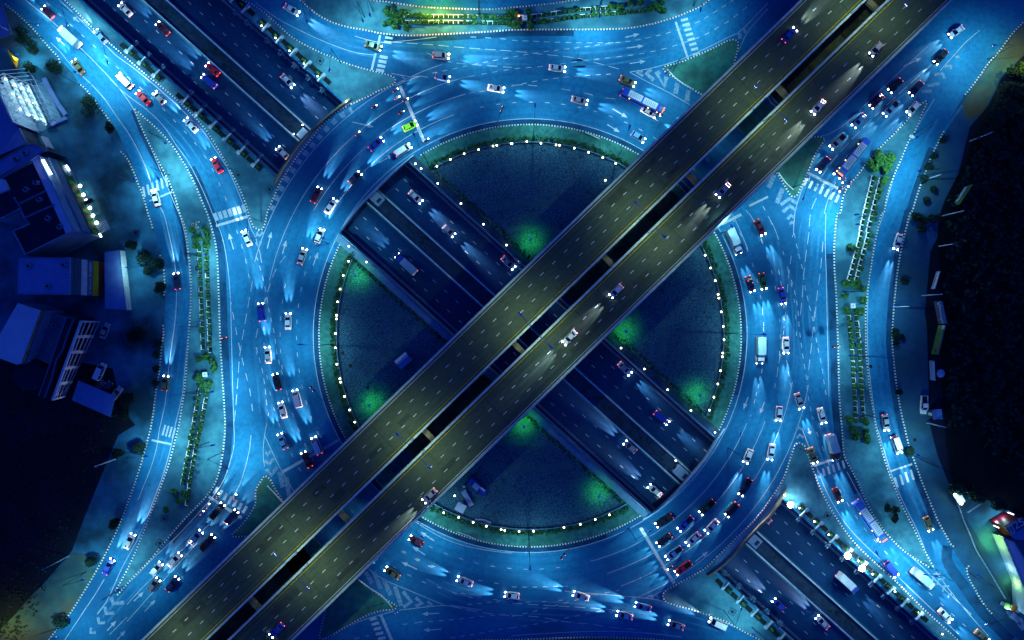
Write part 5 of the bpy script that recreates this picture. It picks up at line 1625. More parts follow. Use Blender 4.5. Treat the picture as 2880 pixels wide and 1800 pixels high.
for k, c, s, l in (
    ('truck', 'white', '00: 560,320 430,200', 'large white truck on the upper left frontage road'),
    ('van', 'white', '00: 930,620 830,520', 'white van at the upper left fork'),
    ('sedan', 'red', '00: 1040,720 980,660', 'red-lit car behind the white van at the upper left fork'),
    ('hatch', 'silver', '00: 1170,740 1080,640', 'silver hatchback by the kerb near the wall planters'),
    ('sedan', 'pale', '00: 1390,930 1310,840', 'pale sedan on the second road near the wall planters'),
    ('sedan', 'red', '00: 1570,1230 1500,1110', 'red car with glowing tail lamps on the second road'),
    ('sedan', 'pale', '01: 1775,240 1720,110', 'pale sedan just below the upper left zebra crossing'),
    ('sedan', 'olive', '00: 600,540 500,400', 'olive sedan by the western kerb at upper left'),
    ('sedan', 'lightblue', '00: 750,300 670,210', 'light blue sedan beside the planted strip at upper left'),
    ('hatch', 'maroon', '00: 380,130 290,40', 'maroon hatchback at the upper left edge of the picture'),
    ('sedan', 'white', '00: 1120,1470 1080,1330', 'white sedan on the crossing of the west frontage road'),
    ('sedan', 'navy', '01: 1260,560 1240,400', 'dark blue sedan on the west frontage road beside the planters'),
    ('hatch', 'olive', '01: 1160,1280 1175,1130', 'olive hatchback on the lower west frontage road'),
    ('sedan', 'white', '02: 880,890 950,740', 'white sedan on the lower left frontage road'),
    ('sedan', 'blue', '02: 730,1060 800,930', 'blue sedan close to the kerb on the lower left frontage road'),
    ('sedan', 'pale', '31: 945,130 905,270', 'pale sedan on the outer eastern road'),
    ('sedan', 'silver', '31: 830,1430 845,1540', 'silver sedan on the outer eastern road above the lower crossing'),
    ('van', 'white', '32: 890,60 940,200', 'white van at the lower right crossing'),
    ('hatch', 'olive', '32: 1110,620 1170,760', 'olive hatchback on the outer road at lower right'),
    ('sedan', 'olive', '32: 300,150 340,260', 'olive sedan on the lower right crossing'),
    ('truck', 'maroon', '32: 430,60 480,230', 'dark red truck on the lower right crossing'),
    ('hatch', 'maroon', '32: 470,430 520,540', 'maroon hatchback below the lower right crossing'),
    ('bus', 'bus', '32: 640,560 780,760', 'blue bus on the south-east frontage road'),
    ('van', 'blue', '32: 810,930 940,1090', 'blue van behind the bus on the south-east frontage road'),
    ('truck', 'white', '32: 1010,1000 1180,1150', 'white truck beside the lower tip of the east island'),
    ('sedan', 'olive', '32: 1470,1445 1570,1530', 'olive sedan at the lower right edge of the picture'),
    ('sedan', 'white', '32: 1210,1290 1310,1390', 'white sedan on the lower right frontage road')):
    drive(k, c, s, l, gf)
gt = 'cars on the sunken road'
TZ2 = TZ + .01
for k, c, s, l in (
    ('sedan', 'white', '00: 930,110 840,20', 'white sedan at the top of the sunken road, inner west lane'),
    ('sedan', 'maroon', '00: 1210,260 1090,140', 'maroon car showing red lights on the upper sunken road'),
    ('sedan', 'red', '00: 1560,540 1450,440', 'red car on the upper sunken road beside the median'),
    ('sedan', 'pale', '10: 170,520 270,620', 'pale sedan on the eastern carriageway before the north-west bridge'),
    ('hatch', 'white', '10: 225,1120 145,1040', 'white hatchback leaving the north-west bridge on the sunken road'),
    ('van', 'blue', '00: 1560,640 1400,510', 'blue van in the middle lane of the upper sunken road'),
    ('sedan', 'white', '10: 1080,1350 1180,1440', 'white sedan on the sunken road just south of the north-west bridge'),
    ('hatch', 'white', '11: 1330,90 1400,155', 'white hatchback in the sunken road beside the north plaza'),
    ('truck', 'blue', '11: 1140,430 990,290', 'blue truck in the sunken road beside the west plaza'),
    ('sedan', 'white', '11: 1745,310 1830,390', 'white sedan in the sunken road about to pass below the flyover'),
    ('sedan', 'pale', '21: 760,1060 840,1140', 'pale sedan in the sunken road beside the east plaza'),
    ('van', 'blue', '21: 1000,1400 1120,1500', 'blue van in the sunken road beside the east plaza'),
    ('sedan', 'white', '22: 1070,500 960,410', 'white sedan in the sunken road nearing the south-east bridge'),
    ('hatch', 'silver', '22: 880,180 800,110', 'silver hatchback in the sunken road beside the south plaza'),
    ('truck', 'blue', '32: 480,1030 640,1180', 'blue truck on the lower sunken road'),
    ('sedan', 'white', '32: 440,1440 340,1340', 'white sedan on the lower sunken road beside the median'),
    ('hatch', 'blue', '32: 130,1310 30,1220', 'blue hatchback on the lower sunken road'),
    ('sedan', 'silver', '32: 20,680 -60,600', 'silver sedan below the south-east bridge')):
    drive(k, c, s, l, gt, TZ2)
gd_ = 'cars on the flyover'
for k, c, s, l in (
    ('sedan', 'white', '30: 420,690 300,820', 'white sedan on the south-east flyover deck near the top right'),
    ('hatch', 'silver', '30: 820,290 720,400', 'silver hatchback on the south-east flyover deck near the top edge'),
    ('sedan', 'silver', '20: 1560,1280 1440,1410', 'silver sedan on the south-east flyover deck beside the east plaza'),
    ('hatch', 'pale', '21: 800,490 680,610', 'pale hatchback in the middle of the south-east flyover deck'),
    ('sedan', 'pale', '21: 460,830 360,930', 'pale sedan on the south-east flyover deck above the crossing'),
    ('sedan', 'silver', '12: 1290,430 1170,550', 'silver sedan on the south-east flyover deck beside the south plaza'),
    ('sedan', 'blue', '12: 200,1390 90,1500', 'blue sedan on the south-east flyover deck near the bottom edge'),
    ('sedan', 'blue', '30: 100,300 210,190', 'blue sedan on the north-west flyover deck near the top edge')):
    drive(k, c, s, l, gd_, FZ + .012)
gm = 'motorcycles at the stop lines'
bikes = (('black', 'z6: 445,1245 385,1285', 'beside the red pickup at the southern stop line'), ('navy', '30: 548,1265 530,1295', 'in front of the bus by the kerb'), ('blue', '30: 590,1290 568,1325', 'at the kerb beside the bus'),
         ('black', '30: 530,1325 508,1360', 'beyond the stop line next to the zebra crossing, upper right'), ('black', '02: 1532,510 1552,470', 'on the lower left zebra crossing, left of the two'), ('black', '02: 1652,520 1678,475', 'on the lower left zebra crossing, right of the two'),
         ('white', '02: 1465,575 1480,550', 'behind the lower left stop line, front one at the kerb'), ('blue', '02: 1420,625 1440,600', 'behind the lower left stop line, rear one at the kerb'),
         ('black', '10: 970,650 1010,625', 'outermost at the north-west stop line'), ('white', '10: 980,705 1022,680', 'behind the outermost one at the north-west stop line'), ('black', '10: 1040,715 1080,695', 'on the north-west stop line itself'),
         ('black', '10: 1190,1000 1222,982', 'innermost at the north-west stop line'), ('maroon', '10: 800,775 880,730', 'alone in the outer ring lane by the north triangle'), ('maroon', '10: 680,990 760,900', 'alone in the middle ring lane on the north-west bridge'), ('maroon', '10: 1000,815 1065,775', 'just left of the green car'))
for c, s, where in bikes:
    o = drive('bike', c, s, 'motorcycle %s' % where, gm)
    r_ = copy_tree(rider, o.location.copy(), o.rotation_euler.z, paint=PT['navy' if c == 'black' else c], label='pale-helmeted rider of the motorcycle %s' % where, cat='person', group='motorcycle riders')
# parked vehicles, lights off
gp_ = 'vehicles parked by the buildings'
parked(drive('van', 'white', '01: 680,1185 735,1060', 'white van parked before the window-framed building', gp_))
parked(drive('sedan', 'silver', '01: 718,885 762,780', 'silver sedan parked by the corner of the window-framed building', gp_))
parked(drive('pickup', 'white', '31: 1110,1295 1107,1420', 'white covered pickup parked on the dark eastern shoulder', gp_))
parked(drive('hatch', 'grey', '01: 885,535 893,575', 'small grey car parked under the lit shop fascia', gp_))
for i, s in enumerate(('b3: 850,1255 890,1205', 'b3: 920,1270 955,1215', 'b3: 1000,1310 1040,1260')):
    parked(drive('sedan', ('grey', 'navy', 'silver')[i], s, ('grey car with its nose out of the carport, first from the building', 'dark blue car in the middle of the carport', 'silver car at the far end of the carport')[i], gp_))
bury(bike); bury(rider)
for v in V.values(): bury(v)
# ------------------------------------------------------------------ buildings
M['roof_b'] = mat('roof_blue_metal', (.12, .24, .50), (.09, .19, .43), .5, .6, 6)
overlay(M['roof_b'], 'wave', (.06, .10, .2), .9, .5)
M['roof_p'] = mat('roof_pale_metal', (.42, .48, .58), (.36, .42, .54), .3, .5, 6)
M['roof_d'] = mat('roof_dark_slab', (.012, .02, .05), (.006, .012, .03), .4, .9, 8)
M['roof_m'] = mat('roof_mid_slab', (.07, .13, .22), (.05, .10, .18), .5, .8, 8)
M['wall_p'] = mat('wall_pale', (.20, .32, .44), (.14, .24, .35), .5, .8, 8)
M['wall_d'] = mat('wall_dark', (.025, .05, .09), (.018, .035, .07), .5, .85, 8)
M['band_y'] = mat('band_yellow', (.38, .42, .02), None, .5, .6)
M['band_r'] = mat('band_red', (.62, .08, .08), None, .5, .6)
M['band_w'] = mat('band_white', (.38, .5, .62), None, .5, .6)
M['band_n'] = mat('band_navy', (.03, .06, .14), None, .5, .6)
M['band_g'] = mat('band_green', (.10, .42, .05), None, .5, .6)
M['band_k'] = mat('band_dark_green', (.02, .10, .07), None, .5, .6)
M['lit'] = emis('glow_panel', (.75, 1, .95), 5.5)
M['lit_g'] = emis('glow_panel_green', (.5, 1, .25), 3.0)
M['orange'] = mat('orange_board', (.35, .13, .01), None, .5, .6)
M['yel_em'] = emis('yellow_sign_glow', (1, .78, .02), 1.4)
M['sign_red'] = mat('sign_red', (.06, .003, .012), None, .5, .5)
def seg_box(b, p0, p1, z0, z1, th, mi=0, out=0.0):
    """upright panel between two plan points"""
    a_, c_ = Vector(p0), Vector(p1)
    d = (c_ - a_); L = d.length; d = d / L; n = Vector((-d.y, d.x)) * out
    m = (a_ + c_) / 2 + n
    b.box((m.x, m.y, (z0 + z1) / 2), (L, th, z1 - z0), math.atan2(d.y, d.x), mi)
def building(s, h, wall, roof, label, cat='building', name='building', parapet=.5, z0=0.0):
    poly = ccw(W(s, h))
    e = empty(name, (0, 0, 0), label=label, cat=cat)
    b = MB()
    n = len(poly)
    for i in range(n):
        p, q = poly[i], poly[(i + 1) % n]
        b.face([(*p, z0), (*q, z0), (*q, h - .02), (*p, h - .02)])
    b.obj('wall', M[wall], e)
    r_ = MB().flat(poly, h, 0).obj('roof', M[roof], e)
    if parapet:
        MB().wall(poly, .25, h - .3, h + parapet, 0, closed=True).obj('parapet', M['wall_p' if wall != 'wall_d' else 'roof_m'], e)
    return e, poly
def lettering(text, size, m, parent, loc, rot, ext=.02):
    cu = bpy.data.curves.new('lettering', 'FONT'); cu.body = text; cu.size = size; cu.extrude = ext; cu.align_x = 'CENTER'; cu.align_y = 'CENTER'
    o = bpy.data.objects.new('tmp_text', cu); COL.objects.link(o)
    me = bpy.data.meshes.new_from_object(o.evaluated_get(bpy.context.evaluated_depsgraph_get()))
    bpy.data.objects.remove(o)
    me.materials.clear(); me.materials.append(M[m])
    q = add('lettering', me, parent, loc=loc)
    q.rotation_euler = rot
    return q

# striped-front shop
e, po = building('b3: 155,75 640,80 635,405 148,405', 13.5, 'wall_d', 'roof_b', 'blue-roofed shop with a front of navy, white, yellow and red bands', name='shop_building', parapet=.35)
f0, f1 = W('b3: 640,80 635,405', 13.5)
for z0, z1, m in ((10, 13.3, 'band_n'), (7.5, 10, 'band_w'), (5, 7.5, 'roof_m'), (2.5, 5, 'band_y'), (.1, 2.5, 'band_r')):
    b = MB(); seg_box(b, f0, f1, z0 + .02, z1 - .02, .2, 0, .12); b.obj('sign_band', M[m], e)
b = MB()
seg_box(b, f0, f1, 13.5, 14.1, .12, 0, -.2)
for i in range(6):
    x_, y_ = [f0[k] + (f1[k] - f0[k]) * i / 5 for k in (0, 1)]
    b.tube((x_, y_, 13.5), (x_ - 1.0, y_, 14.4), .06, .06, 5)
b.obj('sign_frame', M['conc_l'], e)
b = MB()      # small pale lettering strokes of the sign band
L_ = Vector(f1) - Vector(f0)
for i in range(34):
    if i in (11, 16, 17, 20, 24, 30, 31): continue
    t0_ = .06 + i * .026
    p_ = Vector(f0) + L_ * t0_; q_ = Vector(f0) + L_ * (t0_ + .017)
    hh = .42 if i < 16 else .24
    seg_box(b, (p_.x, p_.y), (q_.x, q_.y), 6.2 - hh, 6.2 + hh, .05, 0, .26)
b.obj('lettering', M['band_w'], e)
# low awning with a lit fascia in front of it
e, po = building('b3: 925,28 1055,12 1112,540 930,528', 3.6, 'wall_d', 'roof_b', 'low dark blue awning roof with a long bright fascia', name='awning', cat='awning', parapet=0, z0=2.9)
f0, f1 = W('b3: 1058,14 1115,542', 3.6)
b = MB(); seg_box(b, f0, f1, 1.2, 3.5, .25, 0, .15); b.obj('fascia', M['kerb_w'], e)
b = MB()
for t_ in (0.02, .33, .66, .98):
    p_ = Vector(f0) + (Vector(f1) - Vector(f0)) * t_
    b.tube((p_.x - .3, p_.y, 0), (p_.x - .3, p_.y, 3.2), .1, .1, 6)
b.obj('post', M['pole'], e)
wl_ = bpy.data.lights.new('fascia_light', 'SPOT'); wl_.energy = 2600; wl_.color = (.6, .95, 1); wl_.spot_size = R(140); wl_.spot_blend = .8; wl_.shadow_soft_size = .3
p_ = Vector(f0) + (Vector(f1) - Vector(f0)) * .3
street_lamp((p_.x + 9.5, p_.y + .5), (p_.x + 4.5, p_.y), 3200, 'street lamp on the western verge facing the bright fascia', gw, h=7.5)

# parapet-roofed building with green signs and lit forecourt
e, po = building('b2: -60,560 375,300 470,243 885,1135 790,1172 312,1412 168,1138 360,1052 300,975 250,870 60,970 -60,1010', 12, 'wall_p', 'roof_d', 'large flat-roofed building with green sign squares and white tube lamps', name='store_building', parapet=.55)
MB().prism(W('b2: 375,285 470,243 885,1135 785,1172', 12.1), 11.9, 12.25, 0).obj('canopy_strip', M['roof_p'], e)
b = MB()
for s in ('b2: 170,735 255,870 60,970', 'b2: 240,810 545,660', 'b2: 640,825 300,975 355,1050', 'b2: 0,520 370,315'):
    b.wall(W(s, 12.3), .45, 11.9, 12.6, 0)
b.obj('roof_kerb', M['roof_m'], e)
MB().prism(W('b2: -20,520 45,520 100,640 -20,690', 12.8), 12.0, 12.9, 0).obj('roof_box', M['roof_p'], e)
f0, f1 = W('b2: 470,243 885,1135', 12)
b = MB(); seg_box(b, f0, f1, 6.0, 9.3, .5, 0, .35); b.obj('sign_band', M['conc'], e)
b = MB(); seg_box(b, f0, f1, 2.3, 5.9, .4, 0, .55); b.obj('sign_band', M['band_k'], e)
for t_ in (.27, .44, .66, .82, .95):
    b = MB(); p_ = Vector(f0) + (Vector(f1) - Vector(f0)) * t_; q_ = Vector(f0) + (Vector(f1) - Vector(f0)) * (t_ + .05)
    seg_box(b, (p_.x, p_.y), (q_.x, q_.y), 3.0, 5.4, .08, 0, .82); b.obj('sign_square', M['band_g'], e)
p_ = Vector(f0) + (Vector(f1) - Vector(f0)) * .13
d_ = (Vector(f1) - Vector(f0)).normalized(); nrm = Vector((-d_.y, d_.x))
b = MB()
for rr in (1.5, 1.1, .6):
    for i in range(20):
        a0, a1 = 2 * math.pi * i / 20, 2 * math.pi * (i + 1) / 20
        c_ = [(p_ + nrm * .85 + d_ * math.cos(a_) * rr, 4.1 + rr * math.sin(a_)) for a_ in (a0, a1)]
        b.tube((c_[0][0].x, c_[0][0].y, c_[0][1]), (c_[1][0].x, c_[1][0].y, c_[1][1]), .09, .09, 4)
b.obj('emblem', M['band_w'], e)
def tube_lamp(s, z, r):
    a_, c_ = W(s, z)
    o = MB().tube((*a_, z), (*c_, z), r, r, 8).obj('tube_lamp', M['tube'], e)
tube_lamp('b2: 505,295 600,460', 12.6, .32); tube_lamp('b2: 783,360 815,415', 4.5, .25); tube_lamp('b2: 1175,1165 1195,1205', 2.4, .22)
dl = bpy.data.lights.new('down_light', 'SPOT'); dl.energy = 900; dl.color = (.7, .95, 1); dl.spot_size = R(120); dl.spot_blend = .9; dl.shadow_soft_size = .15
ll = MB().ball((0, 0, 0), .5, 0, 10, 6, (1, 1, .5)).mesh('down_lamp', M['globe'])
for x, y in S('b2: 945,600 985,705 1020,775 1062,860 1098,950 1140,1035'):
    gx, gy = P(x, y, 2.2)
    add('down_lamp', ll, e, loc=(gx, gy, 2.2))
    light('down_light', dl, e, (gx, gy, 2.0))
# lattice rack at its corner
x, y = P(*S('b2: 1235,1085')[0], 1)
e = empty('display_rack', (x, y, 0), R(25), label='pale blue lattice rack standing at the lit forecourt corner', cat='rack')
b = MB()
for i in range(7):
    b.box((-1.4 + i * .47, 0, 1.6), (.10, 2.6, .10), 0, 0)
for i in range(6):
    b.box((0, -1.3 + i * .52, 1.68), (2.9, .10, .10), 0, 0)
b.obj('lattice', M['roof_p'], e)
b = MB()
for sx in (-1.3, 1.3):
    for sy in (-1.2, 1.2): b.box((sx, sy, .8), (.12, .12, 1.6), 0, 0)
b.obj('leg', M['pole'], e)
x, y = P(*S('b2: 1060,790')[0], 2)
e = empty('awning', (x, y, 0), R(25), label='small flat dark canopy above the lit shop entrance', cat='awning')
MB().box((0, 0, 2.6), (2.6, 1.2, .15), 0, 0).obj('roof', M['roof_d'], e)
MB().tube((1.1, 0, 0), (1.1, 0, 2.6), .06, .06, 6).obj('post', M['pole'], e)

building('b2: -60,330 300,125 410,110 552,175 375,285 -60,520', 8, 'wall_d', 'roof_b', 'blue roof with clipped corner behind the green-signed building', parapet=.3)
building('00: -60,560 0,600 85,800 190,1020 -60,1130', 7, 'wall_d', 'roof_b', 'plain blue roof at the left edge below the lit frame building', parapet=.3)
building('00: -60,0 8,30 80,240 10,268 -60,290', 6, 'wall_d', 'roof_b', 'small blue roof in the upper left corner', parapet=.2)
# orange board and glowing yellow sign
e = empty('sign_board', label='tilted orange board carrying a glowing yellow triangle', cat='sign')
a_ = W('b1: 75,320 140,400 200,455 185,540 150,480', 3)
MB().prism(a_, 2.4, 2.9, 0, bottom=True).obj('board', M['orange'], e)
MB().prism(W('b1: 138,402 205,440 172,458', 3.4), 2.9, 3.4, 0).obj('sign', M['yel_em'], e)
b = MB()
for p_ in (a_[0], a_[3]): b.tube((*p_, 0), (*p_, 2.5), .1, .1, 6)
b.obj('post', M['pole'], e)

# scaffold-fronted building, four lit floors
e = empty('scaffold_building', label='steel-framed building front with four brightly lit white floors', cat='building')
p0, p1 = [Vector(p) for p in W('b1: 340,735 570,1215', 2)]
d_ = (p1 - p0).normalized(); n_ = Vector((d_.y, -d_.x))
if n_.x > 0: n_ = -n_
L_ = (p1 - p0).length
M['floor_w'] = mat('floor_white', (.55, .68, .66), (.35, .5, .52), 1.2, .7, 6)
for i, (z, w_, k0) in enumerate(((2.0, .95, .0), (4.4, 1.0, .02), (6.8, 1.0, .0), (9.2, 1.2, -.02))):
    o_ = n_ * (.2 + i * .35)
    q0 = p0 + o_ + d_ * L_ * k0; q1 = p0 + o_ + d_ * L_ * (1.0 - .06 * i)
    b = MB().prism([tuple(q0), tuple(q1), tuple(q1 + n_ * w_), tuple(q0 + n_ * w_)], z - .15, z, 0, bottom=True)
    for k in range(9):
        q = q0 + (q1 - q0) * (k / 9.0); b.box((*(q + n_ * w_ * .8 + d_ * .7), z + .2), (.7, .25, .4), math.atan2(d_.y, d_.x), 0)
    b.obj('floor', M['floor_w'], e)
b = MB()
for k in range(8):
    q = p0 + d_ * L_ * k / 7
    b.tube((*q, 0), (*(q + n_ * .5), 10.5), .09, .09, 5); b.tube((*(q + n_ * 3.4), 0), (*(q + n_ * 3.4), 10.5), .09, .09, 5)
    b.tube((*(q + n_ * .5), 10.5), (*(q + n_ * 3.4), 10.5), .08, .08, 5)
    b.tube((*(q - n_ * 2.2), 2.6), (*(q + n_ * .3), 4.2), .07, .07, 5); b.tube((*(q - n_ * 2.2), 0), (*(q - n_ * 2.2), 2.6), .08, .08, 5)
for z, o_ in ((2.6, -2.2), (2.6, -1.0), (4.3, .3), (10.5, .5), (10.5, 3.4), (7.0, .4)):
    b.tube((*(p0 + n_ * o_), z), (*(p1 + n_ * o_), z), .08, .08, 5)
for k in range(4):
    q = p0 - d_ * (3.6 - k * 1.1)
    b.tube((*(q - n_ * 1.6), 2.6), (*(q + n_ * 5.4), 8.5), .09, .09, 5)
b.tube((*(p0 - d_ * 3.6 - n_ * 1.6), 2.6), (*(p0 - n_ * 2.2), 2.6), .09, .09, 5); b.tube((*(p0 - d_ * 3.6 + n_ * 5.4), 8.5), (*(p0 + n_ * 3.4), 10.5), .09, .09, 5)
b.obj('frame', M['conc_l'], e)
b = MB(); b.prism([tuple(p0 + n_ * 4.2), tuple(p1 + n_ * 4.2), tuple(p1 + n_ * 4.6), tuple(p0 + n_ * 4.6)], 0, 10, 0); b.obj('wall', M['wall_p'], e)
MB().prism([tuple(p0 - n_ * 3.2), tuple(p1 - n_ * 3.2), tuple(p1 + n_ * 4.2), tuple(p0 + n_ * 4.2)], .02, .12, 0).obj('slab', M['conc'], e)
bl = bpy.data.lights.new('work_light', 'POINT'); bl.energy = 300; bl.color = (.68, .95, 1); bl.shadow_soft_size = .3
for z in (3.6, 6.0, 8.4, 11.0):
    for k in (.15, .5, .85):
        q = p0 + d_ * L_ * k + n_ * .6
        light('work_light', bl, e, (q.x, q.y, z))
        if z > 10 or k == .5: MB().ball((q.x, q.y, z), .16, 0, 6, 5).obj('work_lamp', M['globe'], e)
lamp2('b1: 150,360 190,380', .35, 'short lamp lighting the little yard beside the orange board', gw, h=5.0)

# long blue troughs / wall along the verge
e = empty('low_wall', label='low blue-topped boundary wall before the lit frame building', cat='wall')
MB().wall(W('b1: 530,680 700,990 790,1110'), 1.1, 0, .7, 0).wall(W('b1: 800,1150 600,1240', 0), .9, 0, .9, 0).obj('wall', M['roof_b'], e)
b = MB().wall(W('b2: 560,40 630,170'), .5, 0, 2.4, 0); b.obj('screen_wall', M['roof_p'], label='narrow pale screen wall above the green-signed building', cat='wall')

# window-framed building group
e, po = building('b3: 395,550 600,612 470,1010 430,1010 265,935', 5, 'wall_p', 'roof_m', 'flat grey-blue roof between the bright roof and the window-framed front', parapet=.2)
e, po = building('b3: 157,480 362,545 190,1010 150,1025 -60,950 -60,860', 10, 'wall_p', 'roof_p', 'bright blue sloping roof of the hall at the left edge', name='hall', parapet=0)
b = MB(); f0, f1 = W('b3: 362,545 190,1010', 10); seg_box(b, f0, f1, 9.0, 10.1, .3, 0, .2); b.obj('gutter', M['tan'], e)
e, po = building('b3: 590,612 655,622 595,770 555,900 500,985 455,1160 395,1320 345,1305', 8.8, 'wall_d', 'roof_d', 'long building whose front is a lattice of white window frames', name='office_building', parapet=.25)
b0, b1_ = [Vector(p) for p in W('b3: 890,640 575,1312', 0)]
t0, t1_ = [Vector(p) + Vector((.9, -.3)) for p in W('b3: 690,628 437,1330', 8.8)]
fb_ = MB(); gl = MB()
nb = 5
for i in range(nb):
    for side in (0, 1):
        u0 = (i + (.04 if side == 0 else .96)) / nb
        a_ = b0 + (b1_ - b0) * u0; c_ = t0 + (t1_ - t0) * u0
        fb_.tube((a_.x, a_.y, .1), (c_.x, c_.y, 9.0), .34, .34, 4)
    for z in (2.2, 4.4, 6.6, 8.7):
        k = z / 8.8
        p_ = (b0 + (b1_ - b0) * ((i + .04) / nb)) * (1 - k) + (t0 + (t1_ - t0) * ((i + .04) / nb)) * k
        q_ = (b0 + (b1_ - b0) * ((i + .96) / nb)) * (1 - k) + (t0 + (t1_ - t0) * ((i + .96) / nb)) * k
        fb_.tube((p_.x, p_.y, z), (q_.x, q_.y, z), .15 if z < 8 else .4, .15 if z < 8 else .4, 4)
fb_.tube((b0.x, b0.y, .3), (b1_.x, b1_.y, .3), .16, .16, 4)
fr = fb_.obj('window_frame', M['roof_p'], e)
sh_ = Vector((-.75, .25))
gl.face([(*(b0 + sh_), 0), (*(b1_ + sh_), 0), (*(t1_ + sh_), 8.7), (*(t0 + sh_), 8.7)]).obj('window', M['glass'], e)
b = MB(); p_, q_ = b0 + (b1_ - b0) * .38, b0 + (b1_ - b0) * .62; seg_box(b, (p_.x, p_.y), (q_.x, q_.y), .8, 2.2, .15, 0, .3); b.obj('sign', M['band_r'], e)
e = empty('pavilion', label='dark hexagonal pavilion roof beside the hall', cat='pavilion')
cx_, cy_ = P(*S('b3: 240,1120')[0], 7)
hexp = [(cx_ + 4.6 * math.cos(R(60 * i + 10)), cy_ + 4.6 * math.sin(R(60 * i + 10))) for i in range(6)]
MB().prism(hexp, 0, 6.5, 0).obj('wall', M['wall_d'], e)
rm = MB()
for i in range(6):
    p_, q_ = hexp[i], hexp[(i + 1) % 6]
    rm.face([(*p_, 6.52), (*q_, 6.52), (cx_, cy_, 8.2)])
rm.obj('roof', M['roof_d'], e)
MB().wall(W('b3: 320,1060 350,1150 275,1225', 6), .9, 5.2, 5.6, 0).obj('gutter', M['roof_p'], e)
e = empty('carport', label='dark blue carport roof sheltering three parked cars', cat='carport')
po = W('b3: 692,1165 1022,1305 978,1490 636,1340', 3)
MB().prism(po, 2.85, 3.0, 0, bottom=True).obj('roof', M['roof_b'], e)
for p_ in po: MB().tube((*p_, 0), (*p_, 2.9), .1, .1, 6).obj('post', M['pole'], e)

# south-east shop with red sign parapet
e, po = building('b5: 700,610 790,640 1010,1010 1010,1290 890,1290 880,1050 820,900', 4.5, 'wall_p', 'roof_p', 'pale blue roof of the lit shop at the lower right edge', name='shop_building', parapet=.2)
q_ = building('b5: 705,505 838,428 1000,470 1000,640 800,620', 6.0, 'sign_red', 'roof_b', 'red-walled corner block with a rooftop sign of pale characters', name='sign_block', parapet=0)[0]
b = MB().prism(W('b5: 715,525 870,440 960,470 800,560', 7.0), 6.5, 7.0, 0).obj('sign_panel', M['band_n'], q_)
lx, ly = P(*S('b5: 815,495')[0], 7.1)
lettering('JJ25', 3.2, 'band_w', q_, (lx, ly, 7.08), (0, 0, R(28)))
f0, f1 = W('b5: 660,520 795,400', 2.5); b = MB(); seg_box(b, f0, f1, .3, 2.4, .2, 0, 0); b.obj('glow_panel', M['lit'], q_)  # glowing panel added for the lit white strip of wall
f0, f1 = W('b5: 690,600 860,1010', 2.0); b = MB(); seg_box(b, f0, f1, .3, 2.2, .2, 0, 0); b.obj('glow_panel', M['lit_g'], e)  # glowing panel added in place of green-yellow light spill
sl = bpy.data.lights.new('shop_light', 'POINT'); sl.energy = 420; sl.color = (.65, .95, 1); sl.shadow_soft_size = .3
sg = bpy.data.lights.new('shop_light_green', 'POINT'); sg.energy = 520; sg.color = (.6, 1, .15); sg.shadow_soft_size = .3
for s, d in (('b5: 690,445', sl), ('b5: 740,400', sl), ('b5: 650,610', sg), ('b5: 690,690', sg), ('b5: 790,880', sl), ('b5: 850,1010', sg), ('b5: 800,1230', sl)):
    gx, gy = P(*S(s)[0], 2.6)
    light(d.name, d, e, (gx - 1.6, gy - .3, 2.2))
patch('yard', 'b5: 355,372 548,270 800,392 900,430 1000,900 1000,1600 800,1240 640,880 450,560', 'lot', .009)
# wire fence round the yard
e = empty('fence', label='thin pale wire fence with a triangular corner beside the lower right shop', cat='fence')
fp = W('b5: 500,275 335,185 210,122 320,432 385,580 430,700 560,910 690,1130')
MB().wall(fp, .10, .9, 1.5, 0).obj('rail', M['conc_l'], e)
MB().wall(W('b5: 358,372 500,278'), .10, .9, 1.5, 0).obj('rail', M['conc_l'], e)
b = MB()
for i in range(len(fp) - 1):
    p_, q_ = Vector(fp[i]), Vector(fp[i + 1])
    for k in range(6):
        r_ = p_ + (q_ - p_) * k / 6; b.box((r_.x, r_.y, .75), (.1, .1, 1.5), 0, 0)
b.obj('post', M['pole'], e)
# lit stall inside the fence corner
x, y = P(*S('b5: 305,255')[0], 2)
e = empty('market_stall', (x, y, 0), R(-55), label='brightly lit little stall with pale roof in the fence corner', cat='stall')
MB().box((0, 0, 2.3), (3.4, 2.0, .1), 0, 0, .08).obj('roof', M['floor_w'], e)
MB().box((0, .2, .5), (2.8, .8, 1.0), 0, 0).obj('counter', M['conc_l'], e)
b = MB()
for sx in (-1.6, 1.6):
    for sy in (-.9, .9): b.tube((sx, sy, 0), (sx, sy, 2.3), .05, .05, 5)
b.obj('post', M['pole'], e)
for sx in (-1.9, 1.2):
    MB().ball((sx, -.6, 2.75), .35, 0, 8, 6).obj('lamp', M['globe'], e)
    light('shop_light', sl, e, (sx, -.6, 3.3))
for s, m1, m2, lab in (('b5: 735,1213', 'band_g', 'band_w', 'food cart with green and white awning by the pale rubble'), ('b5: 795,1232', 'orange', 'band_w', 'food cart with brown awning by the pale rubble')):
    x, y = P(*S(s)[0], 2)
    e = empty('food_cart', (x, y, 0), R(-25), label=lab, cat='food cart')
    MB().box((0, 0, .8), (1.9, 1.0, .5), 0, 0).obj('counter', M['conc_l'], e)
    MB().box((0, 0, 2.0), (1.5, 1.6, .08), 0, 0).obj('awning', M[m1], e)
    MB().box((1.3, 0, 1.9), (1.0, 1.4, .08), 0, 0).obj('side_awning', M[m2], e)
    b = MB()
    for sx in (-.7, .7): b.tube((sx, 0, .8), (sx, 0, 2.0), .04, .04, 5)
    b.obj('post', M['pole'], e)
    for sx in (-.6, .6): MB().tube((sx, -.5, .3), (sx, .5, .3), .3, .3, 10).obj('wheel', M['tyre'], e)
